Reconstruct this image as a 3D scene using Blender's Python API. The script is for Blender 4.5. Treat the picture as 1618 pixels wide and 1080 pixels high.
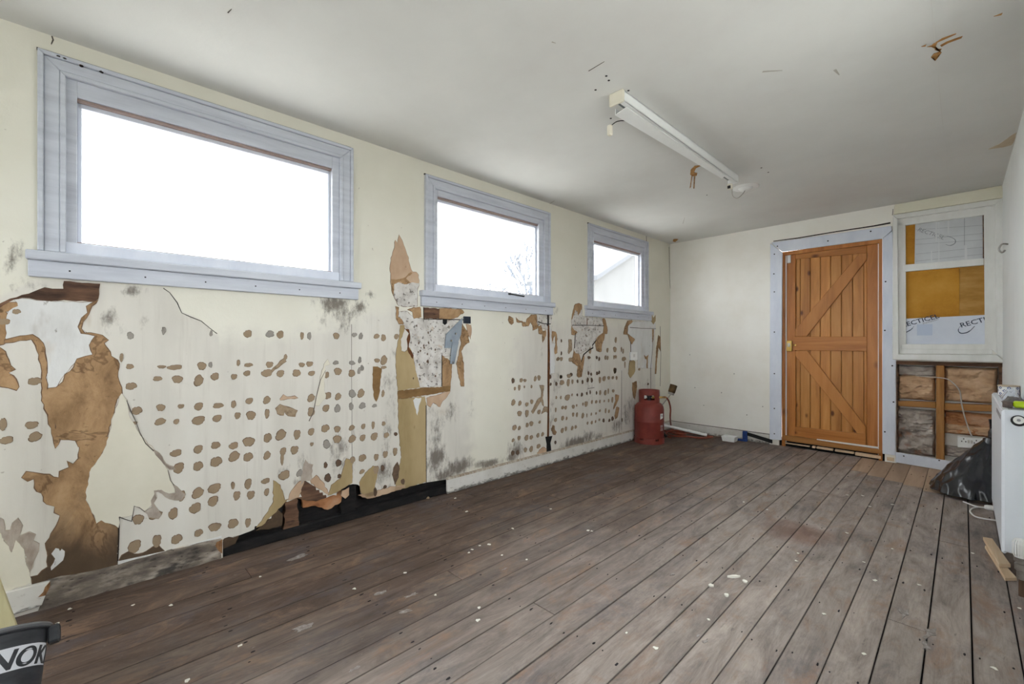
import bpy, bmesh, math, random
import numpy as np
from mathutils import Matrix, Vector, noise as mnoise
random.seed(7)
SC = bpy.context.scene
COL = SC.collection
for o in list(bpy.data.objects): bpy.data.objects.remove(o)

# ------------------------------------------------------------------ camera, sky, exposure
F_PX = 690.0; CX = 809.0; HV = 543.0; CZ = 1.101
YAW = math.atan(713 / F_PX)
cam = bpy.data.cameras.new('camera'); cam.sensor_width = 36; cam.lens = F_PX / 1618 * 36
cam.shift_y = 3 / 1618; cam.clip_start = .02; cam.clip_end = 300
camo = bpy.data.objects.new('camera', cam); COL.objects.link(camo)
camo.location = (0, 0, CZ); camo.rotation_euler = (math.pi / 2, 0, YAW)
SC.camera = camo
W = bpy.data.worlds.new('overcast_sky'); SC.world = W; W.use_nodes = True
bg = W.node_tree.nodes['Background']; bg.inputs[0].default_value = (.97, .985, 1.0, 1); bg.inputs[1].default_value = 5.0
SC.view_settings.view_transform = 'Standard'; SC.view_settings.look = 'None'
SC.view_settings.gamma = 1; SC.view_settings.use_curve_mapping = False
SC.view_settings.exposure = 1.0
SC.cycles.max_bounces = 10; SC.cycles.diffuse_bounces = 7; SC.cycles.glossy_bounces = 3
SC.cycles.transparent_max_bounces = 8; SC.cycles.sample_clamp_indirect = 6

# ------------------------------------------------------------------ survey of the room
FW = Vector((-math.sin(YAW), math.cos(YAW), 0)); RT = Vector((math.cos(YAW), math.sin(YAW), 0))
LB = Vector((-2.636, 5.4, 0)); RB = Vector((.222, 5.341, 0)); CEIL = 2.391
def _dir(vp): a = math.atan((vp - CX) / F_PX) - YAW; return Vector((math.sin(a), math.cos(a), 0))
dL = _dir(1527); dR = _dir(1514); dB = (RB - LB).normalized()
def ray(u, v): return FW + RT * ((u - CX) / F_PX) + Vector((0, 0, -(v - HV) / F_PX))
def frame(org, ex):
    ey = Vector((-ex.y, ex.x, 0)); m = Matrix.Identity(4)
    for i in range(3): m[i][0] = ex[i]; m[i][1] = ey[i]; m[i][2] = (0, 0, 1)[i]; m[i][3] = org[i]
    return m
ML = frame(LB - dL * 5.4, dL)          # left wall: x towards the back, y into the wall, z up
MBK = frame(LB, dB)                    # back wall: x from its left corner
MR = frame(RB - dR * 5.341, -dR)       # right wall: x towards the camera
def onplane(M, u, v, y=0.0):           # point of the plane y = const of a wall frame, in that frame
    Mi = M.inverted(); c = Mi @ Vector((0, 0, CZ)); r = Mi.to_3x3() @ ray(u, v)
    p = c + r * ((y - c.y) / r.y); return p.x, p.z
def L(u, v, y=0.0): return onplane(ML, u, v, y)
def B(u, v, y=0.0): return onplane(MBK, u, v, y)
def hz(u, v, z=0.0):
    r = ray(u, v); t = (z - CZ) / r.z; return Vector((0, 0, CZ)) + r * t
def atY(u, v, Y):
    r = ray(u, v); return Vector((0, 0, CZ)) + r * (Y / r.y)

# ------------------------------------------------------------------ materials
def srgb(r, g, b):
    f = lambda c: c / 12.92 if c <= .04045 else ((c + .055) / 1.055) ** 2.4
    return (f(r / 255), f(g / 255), f(b / 255), 1)
class N:
    def __init__(s, name):
        s.m = bpy.data.materials.new(name); s.m.use_nodes = True; s.t = s.m.node_tree
        s.b = s.t.nodes['Principled BSDF']
    def n(s, ty, **kw):
        x = s.t.nodes.new(ty)
        for k, v in kw.items():
            if hasattr(x, k): setattr(x, k, v)
        return x
    def set(s, node, i, v):
        if hasattr(v, 'is_output'): s.t.links.new(v, node.inputs[i])
        else: node.inputs[i].default_value = v
    def coord(s, kind='Object', sc=(1, 1, 1)):
        if kind == 'World': c = s.n('ShaderNodeNewGeometry').outputs['Position']
        else: c = s.n('ShaderNodeTexCoord').outputs[kind]
        mp = s.n('ShaderNodeMapping'); s.set(mp, 0, c); mp.inputs['Scale'].default_value = sc
        return mp.outputs[0]
    def noise(s, co, scale, detail=4, rough=.55, dist=0.0):
        x = s.n('ShaderNodeTexNoise'); s.set(x, 'Vector', co); x.inputs['Scale'].default_value = scale
        x.inputs['Detail'].default_value = detail; x.inputs['Roughness'].default_value = rough; x.inputs['Distortion'].default_value = dist
        return x.outputs[0]
    def ramp(s, f, stops):
        x = s.n('ShaderNodeValToRGB'); s.set(x, 0, f); e = x.color_ramp.elements
        while len(e) < len(stops): e.new(.5)
        for k, (p, c) in zip(e, stops): k.position = p; k.color = c if len(c) == 4 else (*c, 1)
        return x.outputs[0]
    def step(s, f, a, b):
        x = s.n('ShaderNodeMapRange'); x.interpolation_type = 'SMOOTHSTEP'
        s.set(x, 0, f); x.inputs[1].default_value = a; x.inputs[2].default_value = b; return x.outputs[0]
    def math(s, op, a, b=0.0):
        x = s.n('ShaderNodeMath'); x.operation = op; s.set(x, 0, a); s.set(x, 1, b); return x.outputs[0]
    def mix(s, f, a, b, mode='MIX'):
        x = s.n('ShaderNodeMix'); x.data_type = 'RGBA'; x.blend_type = mode
        s.set(x, 0, f); s.set(x, 6, a); s.set(x, 7, b); return x.outputs[2]
    def attr(s, name):
        x = s.n('ShaderNodeAttribute'); x.attribute_name = name; return x.outputs['Fac']
    def bump(s, h, strength, dist=.01):
        x = s.n('ShaderNodeBump'); x.inputs['Strength'].default_value = strength; x.inputs['Distance'].default_value = dist
        s.set(x, 'Height', h); s.t.links.new(x.outputs[0], s.b.inputs['Normal'])
    def out(s, col=None, rough=.6, metal=0.0, spec=.35):
        if col is not None: s.set(s.b, 'Base Color', col)
        s.set(s.b, 'Roughness', rough); s.b.inputs['Metallic'].default_value = metal
        s.b.inputs['Specular IOR Level'].default_value = spec; return s.m
def mk(name, cols, scale=6, rough=.65, stretch=(1, 1, 1), bump=.0, bscale=40, detail=5, metal=0, spec=.35, spots=None, kind='Object'):
    q = N(name); co = q.coord(kind, stretch); k = len(cols)
    if k == 1: c = cols[0]
    else:
        f = q.noise(co, scale, detail, .6)
        c = q.ramp(f, [(.3 + .4 * i / (k - 1), cols[i]) for i in range(k)])
    if spots:
        for sc_, a, b, colr, amt in spots:
            g = q.step(q.noise(co, sc_, 4, .6), a, b); c = q.mix(q.math('MULTIPLY', g, amt), c, colr)
    if bump: q.bump(q.noise(co, bscale, 4, .6), bump, .004)
    return q.out(c, rough, metal, spec)
PAINT = mk('blueish_white_gloss_paint', [srgb(180, 184, 195), srgb(193, 197, 207), srgb(203, 207, 216)], 3, .42, (1, 6, 9), .18, 25, spots=[(24, .66, .76, srgb(140, 142, 154), .5)])
PAINTW = mk('white_gloss_paint', [srgb(214, 214, 210), srgb(224, 224, 220), srgb(230, 230, 228)], 3, .42, (3, 3, 1), .10, 25, spots=[(22, .70, .78, srgb(165, 160, 148), .5)])
def skirt_mat():
    q = N('grimy_skirting_paint'); co = q.coord('Object'); z = q.n('ShaderNodeSeparateXYZ'); q.set(z, 0, co); n = q.noise(q.coord('Object', (1, 1, 2)), 22, 6, .7)
    c = q.ramp(q.noise(co, 6, 5), [(.3, srgb(200, 197, 190)), (.7, srgb(218, 216, 211))])
    c = q.mix(q.math('MULTIPLY', q.step(n, .60, .70), .6), c, srgb(120, 112, 104))
    g = q.step(q.math('ADD', z.outputs[2], q.math('MULTIPLY', q.math('SUBTRACT', n, .5), .12)), .032, .004); c = q.mix(q.math('MULTIPLY', g, .85), c, srgb(78, 72, 66))
    q.bump(n, .2, .004); return q.out(c, .55, 0, .3)
SKIRT = skirt_mat()
PAINTB = mk('pale_blue_white_paint', [srgb(204, 210, 224), srgb(214, 219, 231), srgb(222, 226, 236)], 3, .5, (3, 3, 1), .08, 25)
CREAMB = mk('cream_painted_board', [srgb(224, 220, 200), srgb(232, 229, 212)], 4, .6, (1, 4, 4), .1, 30)
def brown_mat():
    q = N('torn_board_brown_paper'); co = q.coord('Object'); z = q.n('ShaderNodeSeparateXYZ'); q.set(z, 0, co)
    f = q.noise(q.coord('Object', (1, 1, .55)), 9, 7, .7, .4); g = q.noise(co, 3.2, 5, .6, .8); h = q.noise(co, 55, 3, .7)
    c = q.ramp(f, [(.28, srgb(116, 92, 68)), (.42, srgb(148, 118, 86)), (.55, srgb(170, 138, 103)), (.72, srgb(186, 156, 121))])
    c = q.mix(q.math('MULTIPLY', q.step(g, .54, .66), .75), c, srgb(112, 86, 62))
    c = q.mix(q.math('MULTIPLY', q.step(q.math('ABSOLUTE', q.math('SUBTRACT', g, .55)), .018, .004), .5), c, srgb(82, 60, 42))
    low = q.step(q.math('ADD', z.outputs[2], q.math('MULTIPLY', q.math('SUBTRACT', g, .5), .7)), .40, .14)     # tide mark of rising damp
    c = q.mix(q.math('MULTIPLY', low, .9), c, srgb(72, 60, 50)); c = q.mix(q.math('MULTIPLY', q.step(h, .62, .72), .45), c, srgb(90, 70, 52))
    q.bump(q.math('ADD', f, q.math('MULTIPLY', h, .5)), .5, .006); return q.out(c, .9, 0, .2)
BROWN = brown_mat()
TAN = mk('torn_board_pale_tan', [srgb(168, 140, 114), srgb(186, 158, 132), srgb(198, 172, 146)], 6, .9, (1, 1, .6), .25, 60, spots=[(26, .66, .76, srgb(140, 104, 76), .6)])
OLIVE = mk('bare_olive_board', [srgb(148, 128, 90), srgb(166, 146, 108), srgb(178, 158, 120)], 5, .9, (1, 1, .35), .2, 60, spots=[(12, .64, .76, srgb(120, 98, 62), .7)])
OLIVED = mk('stained_board_batten', [srgb(110, 84, 50), srgb(138, 108, 70)], 10, .9, (1, 1, 2), .3, 50)
ROUGHW = mk('torn_white_plaster', [srgb(168, 162, 156), srgb(202, 198, 192), srgb(216, 214, 210)], 12, .9, (1, 1, 1), .7, 45, spots=[(13, .56, .70, srgb(160, 152, 144), .7), (38, .57, .64, srgb(84, 76, 70), .8), (16, .60, .72, srgb(176, 146, 114), .65)])
SMOOTHW = mk('bare_white_lining', [srgb(196, 195, 192), srgb(212, 212, 210), srgb(220, 220, 219)], 6, .9, (1, 1, .4), .4, 45, spots=[(9, .58, .72, srgb(176, 170, 164), .6), (34, .66, .72, srgb(112, 102, 94), .7), (5, .58, .74, srgb(196, 174, 144), .55)])
FUZZ = mk('torn_grey_paper', [srgb(128, 114, 104), srgb(164, 152, 140), srgb(184, 174, 164)], 14, .95, (1, 1, .6), .6, 60)
CREAMP = mk('cream_wallpaper', [srgb(208, 203, 186), srgb(218, 213, 197)], 4, .75, (1, 1, 1), .12, 40)
DAB = mk('adhesive_dab_brown', [srgb(126, 108, 86), srgb(154, 134, 110), srgb(168, 149, 124)], 40, .9, (1, 1, 1), .4, 120)
DABG = mk('adhesive_dab_grey', [srgb(138, 132, 124), srgb(160, 154, 146)], 40, .9, (1, 1, 1), .4, 120)
DABD = mk('adhesive_dab_dark', [srgb(82, 66, 54), srgb(112, 90, 72)], 40, .9, (1, 1, 1), .4, 120)
ROTTEN = mk('rotten_dark_timber', [srgb(58, 42, 34), srgb(98, 72, 56), srgb(132, 100, 76)], 5, .9, (1, 4, 5), .6, 25, spots=[(8, .6, .7, srgb(40, 32, 30), .7)])
GREYROT = mk('rotten_grey_timber', [srgb(60, 56, 54), srgb(118, 108, 98), srgb(178, 168, 156)], 7, .92, (1, 2, 2.5), .9, 22, 8, spots=[(6, .52, .66, srgb(40, 38, 38), .85), (26, .6, .7, srgb(54, 48, 44), .7)])
BLACK = mk('black_bitumen_felt', [srgb(10, 10, 11), srgb(18, 17, 18), srgb(34, 30, 29)], 14, .85, (1, 3, 3), .6, 40)
RUST = mk('rusty_joint', [srgb(58, 34, 20), srgb(104, 64, 36), srgb(70, 46, 30)], 60, .9, (1, 1, .3), .4, 90)
RAWWOOD = mk('broken_raw_wood', [srgb(104, 72, 46), srgb(160, 120, 82)], 30, .85, (4, 4, 1), .4, 60)
def wood(name, cols, along, rough=.5, grain=1.0, knots=None, spec=.35, kind='Object', bump=.15):
    q = N(name); st = [9, 9, 9]; st[along] = .8; co = q.coord(kind, st)
    oi = q.n('ShaderNodeObjectInfo').outputs['Random']
    ad = q.n('ShaderNodeVectorMath'); q.set(ad, 0, co); cb = q.n('ShaderNodeCombineXYZ')
    for i in range(3): q.set(cb, i, q.math('MULTIPLY', oi, 37.0 + 11 * i))
    q.set(ad, 1, cb.outputs[0]); co2 = ad.outputs[0]
    f = q.noise(co2, 1.6 * grain, 6, .62, .6)
    k = len(cols); c = q.ramp(f, [(.28 + .44 * i / (k - 1), cols[i]) for i in range(k)])
    if knots:
        st2 = [5, 5, 5]; st2[along] = 2.6
        v = q.n('ShaderNodeTexVoronoi'); q.set(v, 'Vector', q.coord(kind, st2)); v.inputs['Scale'].default_value = knots[0]
        c = q.mix(q.step(v.outputs['Distance'], .16, .05), c, knots[1])
    hue = q.math('MULTIPLY', q.math('SUBTRACT', oi, .5), .22)
    hs = q.n('ShaderNodeHueSaturation'); q.set(hs, 'Color', c); q.set(hs, 'Value', q.math('ADD', hue, 1.0)); c = hs.outputs[0]
    if bump: q.bump(f, bump, .004)
    return q.out(c, rough, 0, spec)
PINE = [srgb(156, 98, 46), srgb(188, 128, 66), srgb(206, 150, 86)]
PINE_V = wood('varnished_pine_upright', PINE, 2, .38, 1, (1.5, srgb(92, 46, 18)))
PINE_H = wood('varnished_pine_rail', [srgb(146, 88, 38), srgb(174, 112, 54), srgb(190, 130, 70)], 0, .38, 1, (1.1, srgb(92, 46, 18)))
PINE_S = wood('varnished_pine_stile', [srgb(142, 86, 38), srgb(170, 108, 52), srgb(188, 126, 66)], 2, .38, 1, (.9, srgb(84, 42, 16)))
STUD = wood('old_stud_timber', [srgb(128, 86, 46), srgb(160, 114, 66), srgb(178, 132, 82)], 2, .8, 1.2, (1.3, srgb(92, 58, 30)))
RAWPINE = wood('raw_sawn_pine', [srgb(200, 174, 142), srgb(216, 190, 158), srgb(226, 206, 178)], 1, .8, 1.2)
NEWPLY = wood('new_pale_board', [srgb(150, 128, 108), srgb(170, 146, 124), srgb(184, 160, 138)], 1, .7, .8, spec=.25)
LEAN = wood('pale_green_white_timber', [srgb(190, 180, 138), srgb(206, 198, 156), srgb(214, 208, 170)], 2, .8, 1, (.8, srgb(150, 130, 90)))
def floor_mat():
    q = N('worn_floorboards'); oi = q.n('ShaderNodeObjectInfo').outputs['Random']
    def shifted(sc):
        ad = q.n('ShaderNodeVectorMath'); q.set(ad, 0, q.coord('World', sc)); cb = q.n('ShaderNodeCombineXYZ')
        q.set(cb, 0, q.math('MULTIPLY', oi, 53.0)); q.set(cb, 1, q.math('MULTIPLY', oi, 91.0)); q.set(ad, 1, cb.outputs[0]); return ad.outputs[0]
    f = q.noise(shifted((7, 1.5, 7)), 1.6, 8, .74, .9); fine = q.noise(shifted((70, 3.2, 9)), 2.2, 5, .7, .5)
    f2 = q.math('ADD', q.math('MULTIPLY', f, .78), q.math('MULTIPLY', fine, .22))
    worn = q.ramp(f2, [(.30, srgb(92, 84, 80)), (.42, srgb(130, 120, 114)), (.54, srgb(153, 142, 135)), (.70, srgb(177, 166, 157))])
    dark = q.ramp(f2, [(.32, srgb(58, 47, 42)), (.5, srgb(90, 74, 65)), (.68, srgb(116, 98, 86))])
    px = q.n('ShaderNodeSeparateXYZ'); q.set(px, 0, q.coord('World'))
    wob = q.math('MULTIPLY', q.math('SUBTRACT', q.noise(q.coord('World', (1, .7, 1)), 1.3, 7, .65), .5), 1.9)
    edge = q.step(q.math('ADD', px.outputs[0], wob), -.70, -2.15)      # darker brown tone towards the left wall, with a ragged edge
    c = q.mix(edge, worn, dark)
    W2 = q.coord('World', (1, .5, 1))
    c = q.mix(q.math('MULTIPLY', q.step(q.noise(W2, 4.2, 9, .78), .48, .70), .65), c, srgb(92, 88, 92))
    c = q.mix(q.math('MULTIPLY', q.step(q.noise(shifted((2.2, 1.1, 1)), 2.8, 9, .76, .6), .50, .70), .7), c, srgb(142, 114, 94))
    c = q.mix(q.math('MULTIPLY', q.step(q.noise(shifted((26, 5, 1)), 1.5, 6, .75), .60, .72), .6), c, srgb(58, 55, 58))
    c = q.mix(q.math('MULTIPLY', q.step(q.noise(q.coord('World', (6, 2.4, 1)), 7, 7, .8), .60, .74), .45), c, srgb(182, 174, 167))
    d = q.n('ShaderNodeVectorMath'); d.operation = 'DISTANCE'; q.set(d, 0, q.coord('World')); d.inputs[1].default_value = (-.68, 2.98, 0)
    rs = q.math('MULTIPLY', q.step(q.math('ADD', d.outputs['Value'], q.math('MULTIPLY', q.noise(q.coord('World'), 7), .25)), .36, .18), .6)
    c = q.mix(rs, c, srgb(112, 78, 62))
    gx = q.n('ShaderNodeSeparateXYZ'); q.set(gx, 0, q.n('ShaderNodeTexCoord').outputs['Generated'])
    jd = q.step(q.math('ADD', q.math('ABSOLUTE', q.math('SUBTRACT', gx.outputs[0], .5)), q.math('MULTIPLY', q.math('SUBTRACT', f, .5), .05)), .468, .499)   # grime along the joints
    c = q.mix(q.math('MULTIPLY', jd, .38), c, srgb(54, 49, 48))
    hs = q.n('ShaderNodeHueSaturation'); q.set(hs, 'Color', c); q.set(hs, 'Value', q.math('ADD', q.math('MULTIPLY', q.math('SUBTRACT', oi, .5), .2), 1.0))
    q.bump(f2, .5, .004)
    return q.out(hs.outputs[0], q.step(q.noise(W2, 5), -.6, 1.0), 0, .32)
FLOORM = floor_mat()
def wall_mat():
    q = N('damp_papered_wall'); co = q.coord('Object'); st = q.coord('Object', (1, 1, .18)); fine = q.noise(co, 60, 4, .7); mid = q.noise(co, 9, 6, .65)
    cream = q.ramp(q.noise(co, 2.2, 4), [(.3, srgb(217, 214, 200)), (.7, srgb(226, 223, 211))])
    white = q.ramp(q.noise(st, 5, 5), [(.3, srgb(200, 196, 187)), (.55, srgb(212, 208, 199)), (.75, srgb(217, 214, 206))])
    cm = q.step(q.math('ADD', q.attr('cream'), q.math('MULTIPLY', q.math('SUBTRACT', mid, .5), .5)), .32, .68)
    c = q.mix(cm, white, cream)
    dm = q.step(q.math('MULTIPLY', q.attr('damp'), q.math('ADD', mid, .5)), .3, .9)
    c = q.mix(q.math('MULTIPLY', dm, .75), c, srgb(176, 156, 130))
    sk = q.step(q.noise(q.coord('Object', (9, 1, .5)), 2.2, 6, .7), .52, .72); c = q.mix(q.math('MULTIPLY', sk, q.math('MULTIPLY', q.math('SUBTRACT', 1.0, cm), .35)), c, srgb(180, 172, 164))
    fl = q.noise(q.coord('Object', (1, 1, .45)), 26, 6, .75)
    md = q.step(q.math('ADD', q.math('MULTIPLY', q.attr('mould'), 1.25), q.math('MULTIPLY', q.math('SUBTRACT', fl, .5), 2.4)), .26, 1.05)
    md = q.math('MULTIPLY', md, q.step(q.attr('mould'), .02, .25))
    c = q.mix(q.math('MULTIPLY', md, .85), c, srgb(94, 84, 76))
    sp = q.math('MULTIPLY', q.step(q.noise(co, 30, 2, .5), .735, .76), .5); c = q.mix(sp, c, srgb(140, 130, 118))
    q.bump(q.math('ADD', q.math('MULTIPLY', fine, .5), q.noise(co, 14, 4)), .22, .006)
    return q.out(c, .8, 0, .2)
WALLM = wall_mat()
PLASTER = mk('cream_plain_plaster', [srgb(230, 226, 217), srgb(236, 233, 226), srgb(240, 238, 232)], 2.2, .8, (1, 1, 1), .18, 30, spec=.2, spots=[(40, .74, .78, srgb(150, 140, 124), .6)])
PLASTERW = mk('white_wall_paint', [srgb(222, 225, 224), srgb(230, 232, 231)], 2.2, .7, (1, 1, 1), .15, 30, spec=.25)
CEILM = mk('off_white_ceiling', [srgb(211, 210, 207), srgb(217, 217, 214), srgb(222, 222, 219)], 1.4, .85, (1, 1, 1), .12, 50, spec=.15, spots=[(60, .76, .79, srgb(150, 146, 138), .5)])
CEILB = mk('peeled_ceiling_brown', [srgb(128, 88, 44), srgb(170, 124, 70), srgb(188, 146, 94)], 30, .9, (1, 1, 1), .2, 60)
CEILS = mk('ceiling_water_stain', [srgb(190, 172, 146), srgb(204, 190, 168)], 10, .9, (2, 1, 1), .1, 60)
STEELB = mk('blue_grey_sheet_metal', [srgb(124, 134, 146), srgb(146, 156, 166), srgb(160, 168, 176)], 9, .5, (1, 1, 1), .15, 60, metal=.3)
NAVY = mk('navy_plastic', [srgb(30, 38, 52)], rough=.5)
BLK = mk('black_plastic', [srgb(24, 24, 26)], rough=.45)
BRASS = mk('brass', [srgb(176, 142, 74), srgb(200, 168, 100)], 20, .35, metal=.9)
CHROME = mk('dull_chrome', [srgb(150, 146, 140), srgb(180, 178, 172)], 20, .3, metal=.9)
REDP = mk('dull_red_enamel', [srgb(100, 42, 36), srgb(122, 52, 45), srgb(132, 64, 54)], 5, .55, (1, 1, 1), .2, 50, spots=[(14, .62, .72, srgb(96, 50, 40), .6)])
RUBR = mk('orange_red_hose', [srgb(120, 58, 42), srgb(142, 72, 54)], 20, .55)
BRONZE = mk('scorched_bronze', [srgb(66, 52, 34), srgb(104, 84, 56)], 20, .5, metal=.7)
WPLAS = mk('white_plastic', [srgb(232, 232, 230)], rough=.4)
CPLAS = mk('aged_cream_plastic', [srgb(222, 216, 198), srgb(228, 223, 208)], 12, .5)
WMET = mk('white_enamelled_steel', [srgb(232, 233, 232), srgb(238, 239, 238)], 6, .35)
GREYIN = mk('galvanised_gear_tray', [srgb(120, 124, 126), srgb(150, 154, 156)], 20, .5, metal=.4)
RADW = mk('white_radiator_enamel', [srgb(222, 228, 236), srgb(228, 233, 240)], 4, .3, spec=.5)
GRILLE = mk('grey_grille_shadow_slots', [srgb(140, 140, 144)], rough=.5)
BAGM = mk('black_bin_bag_plastic', [srgb(16, 18, 24), srgb(26, 29, 38)], 6, .24, (1, 1, .6), .35, 9, spec=.7)
BLUEP = mk('blue_plastic', [srgb(26, 52, 110), srgb(40, 70, 130)], 20, .45)
LIME = mk('lime_green_plastic', [srgb(168, 196, 22), srgb(186, 212, 36)], 14, .4)
GREYP = mk('grey_cloth', [srgb(96, 92, 90), srgb(128, 122, 118)], 30, .8, bump=.3, bscale=60)
FOIL = mk('foil_faced_board', [srgb(186, 189, 192), srgb(200, 203, 206)], 5, .38, (1, 1, 1), .15, 20, metal=.15, spec=.5)
TAPE = mk('shiny_foil_tape', [srgb(226, 228, 230)], rough=.25, metal=.2)
IBOARD = mk('white_faced_board', [srgb(206, 213, 226), srgb(218, 223, 233)], 6, .5, (1, 1, 1), .1, 20)
BPATCH = mk('pale_blue_faded_print', [srgb(188, 200, 220)], rough=.5)
FOAM = mk('yellow_brown_foam', [srgb(168, 112, 30), srgb(192, 138, 48), srgb(204, 152, 66)], 4, .8, (1, 1, 1), .3, 14, spots=[(7, .64, .74, srgb(140, 92, 36), .7)])
FOAM2 = mk('duller_brown_foam', [srgb(154, 112, 48), srgb(172, 128, 62), srgb(186, 144, 80)], 6, .8, (1, 3, 3), .3, 14)
INK = mk('dark_blue_print', [srgb(44, 56, 78)], rough=.5)
INKG = mk('grey_print', [srgb(134, 138, 144)], rough=.5)
KRAFT = mk('crumpled_kraft_paper', [srgb(162, 130, 100), srgb(190, 156, 122), srgb(206, 174, 142)], 6, .7, (1, 1, 2), .5, 16, spec=.45)
WOOLG = mk('grey_wrapped_wool', [srgb(110, 98, 90), srgb(166, 156, 146), srgb(204, 196, 188)], 6, .6, (1, 1, 1), .8, 16, spec=.5, spots=[(5, .58, .70, srgb(160, 96, 52), .7)])
WOOLO = mk('orange_brown_wool', [srgb(120, 76, 46), srgb(172, 120, 80), srgb(186, 152, 124)], 6, .8, (1, 1, 1.5), .8, 20)
CABW = mk('white_cable_sheath', [srgb(226, 226, 224)], rough=.45)
CABG = mk('grey_cable_sheath', [srgb(188, 184, 176)], rough=.45)
DGREY = mk('dark_grey_bucket_plastic', [srgb(40, 42, 46), srgb(52, 54, 58), srgb(66, 68, 72)], 8, .5, (1, 1, 4), .15, 40)
BRED = mk('rear_red', [srgb(150, 120, 100)], rough=.8)
NAILM = mk('rusted_nail', [srgb(34, 30, 32)], rough=.8)
CRACK = mk('hairline_gap', [srgb(92, 86, 80)], rough=.95)
CRACKL = mk('faint_scuff', [srgb(176, 172, 164)], rough=.95)
CRACKD = mk('dark_gap', [srgb(42, 36, 32)], rough=.95)
FLAKE = mk('white_paint_flake', [srgb(226, 224, 214)], rough=.7)
SPLASH = mk('worn_grey_paint_splash', [srgb(122, 114, 110), srgb(138, 131, 127), srgb(170, 166, 162)], 60, .8)
EDGED = mk('torn_paper_dark_edge', [srgb(96, 74, 56), srgb(128, 104, 84)], 40, .95)
EDGEL = mk('torn_paper_pale_edge', [srgb(158, 146, 132), srgb(186, 176, 162)], 40, .95)
EDGE = {BROWN.name: (EDGED, .0034), TAN.name: (EDGED, .0022), OLIVE.name: (EDGED, .002), SMOOTHW.name: (EDGED, .0016), ROUGHW.name: (EDGED, .003), FUZZ.name: (EDGEL, .003), CREAMP.name: (EDGEL, .002), DAB.name: (EDGED, .0024)}
REDWOOD = mk('bare_reddish_bead', [srgb(140, 120, 114), srgb(162, 144, 138)], 12, .8, (1, 8, 8))
SUBF = mk('dark_void_under_boards', [srgb(14, 13, 13)], rough=1)
GRND = mk('pale_bounce_ground', [srgb(176, 174, 168), srgb(196, 194, 188)], 2, .95, kind='World')  # ground tone made pale so its bounce brightens the ceiling
RENDERW = mk('grey_house_render', [srgb(98, 98, 98), srgb(106, 106, 106)], 2, .9)
ROOFM = mk('grey_roof_slate', [srgb(84, 86, 90), srgb(92, 94, 98)], 8, .8)
BARK = mk('bare_branches', [srgb(112, 116, 124), srgb(122, 126, 134)], 12, .9)
def glass_mat():
    q = N('window_glass'); t = q.t; t.nodes.remove(q.b)
    o = t.nodes['Material Output']; tr = q.n('ShaderNodeBsdfTransparent'); tr.inputs[0].default_value = (.95, .965, .97, 1)
    gl = q.n('ShaderNodeBsdfGlossy'); gl.inputs['Roughness'].default_value = .02
    lw = q.n('ShaderNodeLayerWeight'); fz = q.math('ADD', q.math('MULTIPLY', q.math('POWER', lw.outputs['Facing'], 5.0), .9), .03); mx = q.n('ShaderNodeMixShader')
    t.links.new(fz, mx.inputs[0]); t.links.new(tr.outputs[0], mx.inputs[1]); t.links.new(gl.outputs[0], mx.inputs[2]); t.links.new(mx.outputs[0], o.inputs[0])
    return q.m
GLASS = glass_mat()
def clear_mat():
    q = N('clear_wrap'); t = q.t; q.out((.8, .85, .92, 1), .12, 0, .8)
    tr = q.n('ShaderNodeBsdfTransparent'); mx = q.n('ShaderNodeMixShader'); mx.inputs[0].default_value = .55
    t.links.new(tr.outputs[0], mx.inputs[1]); t.links.new(q.b.outputs[0], mx.inputs[2]); t.links.new(mx.outputs[0], t.nodes['Material Output'].inputs[0]); return q.m
CLEAR = clear_mat()

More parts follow.
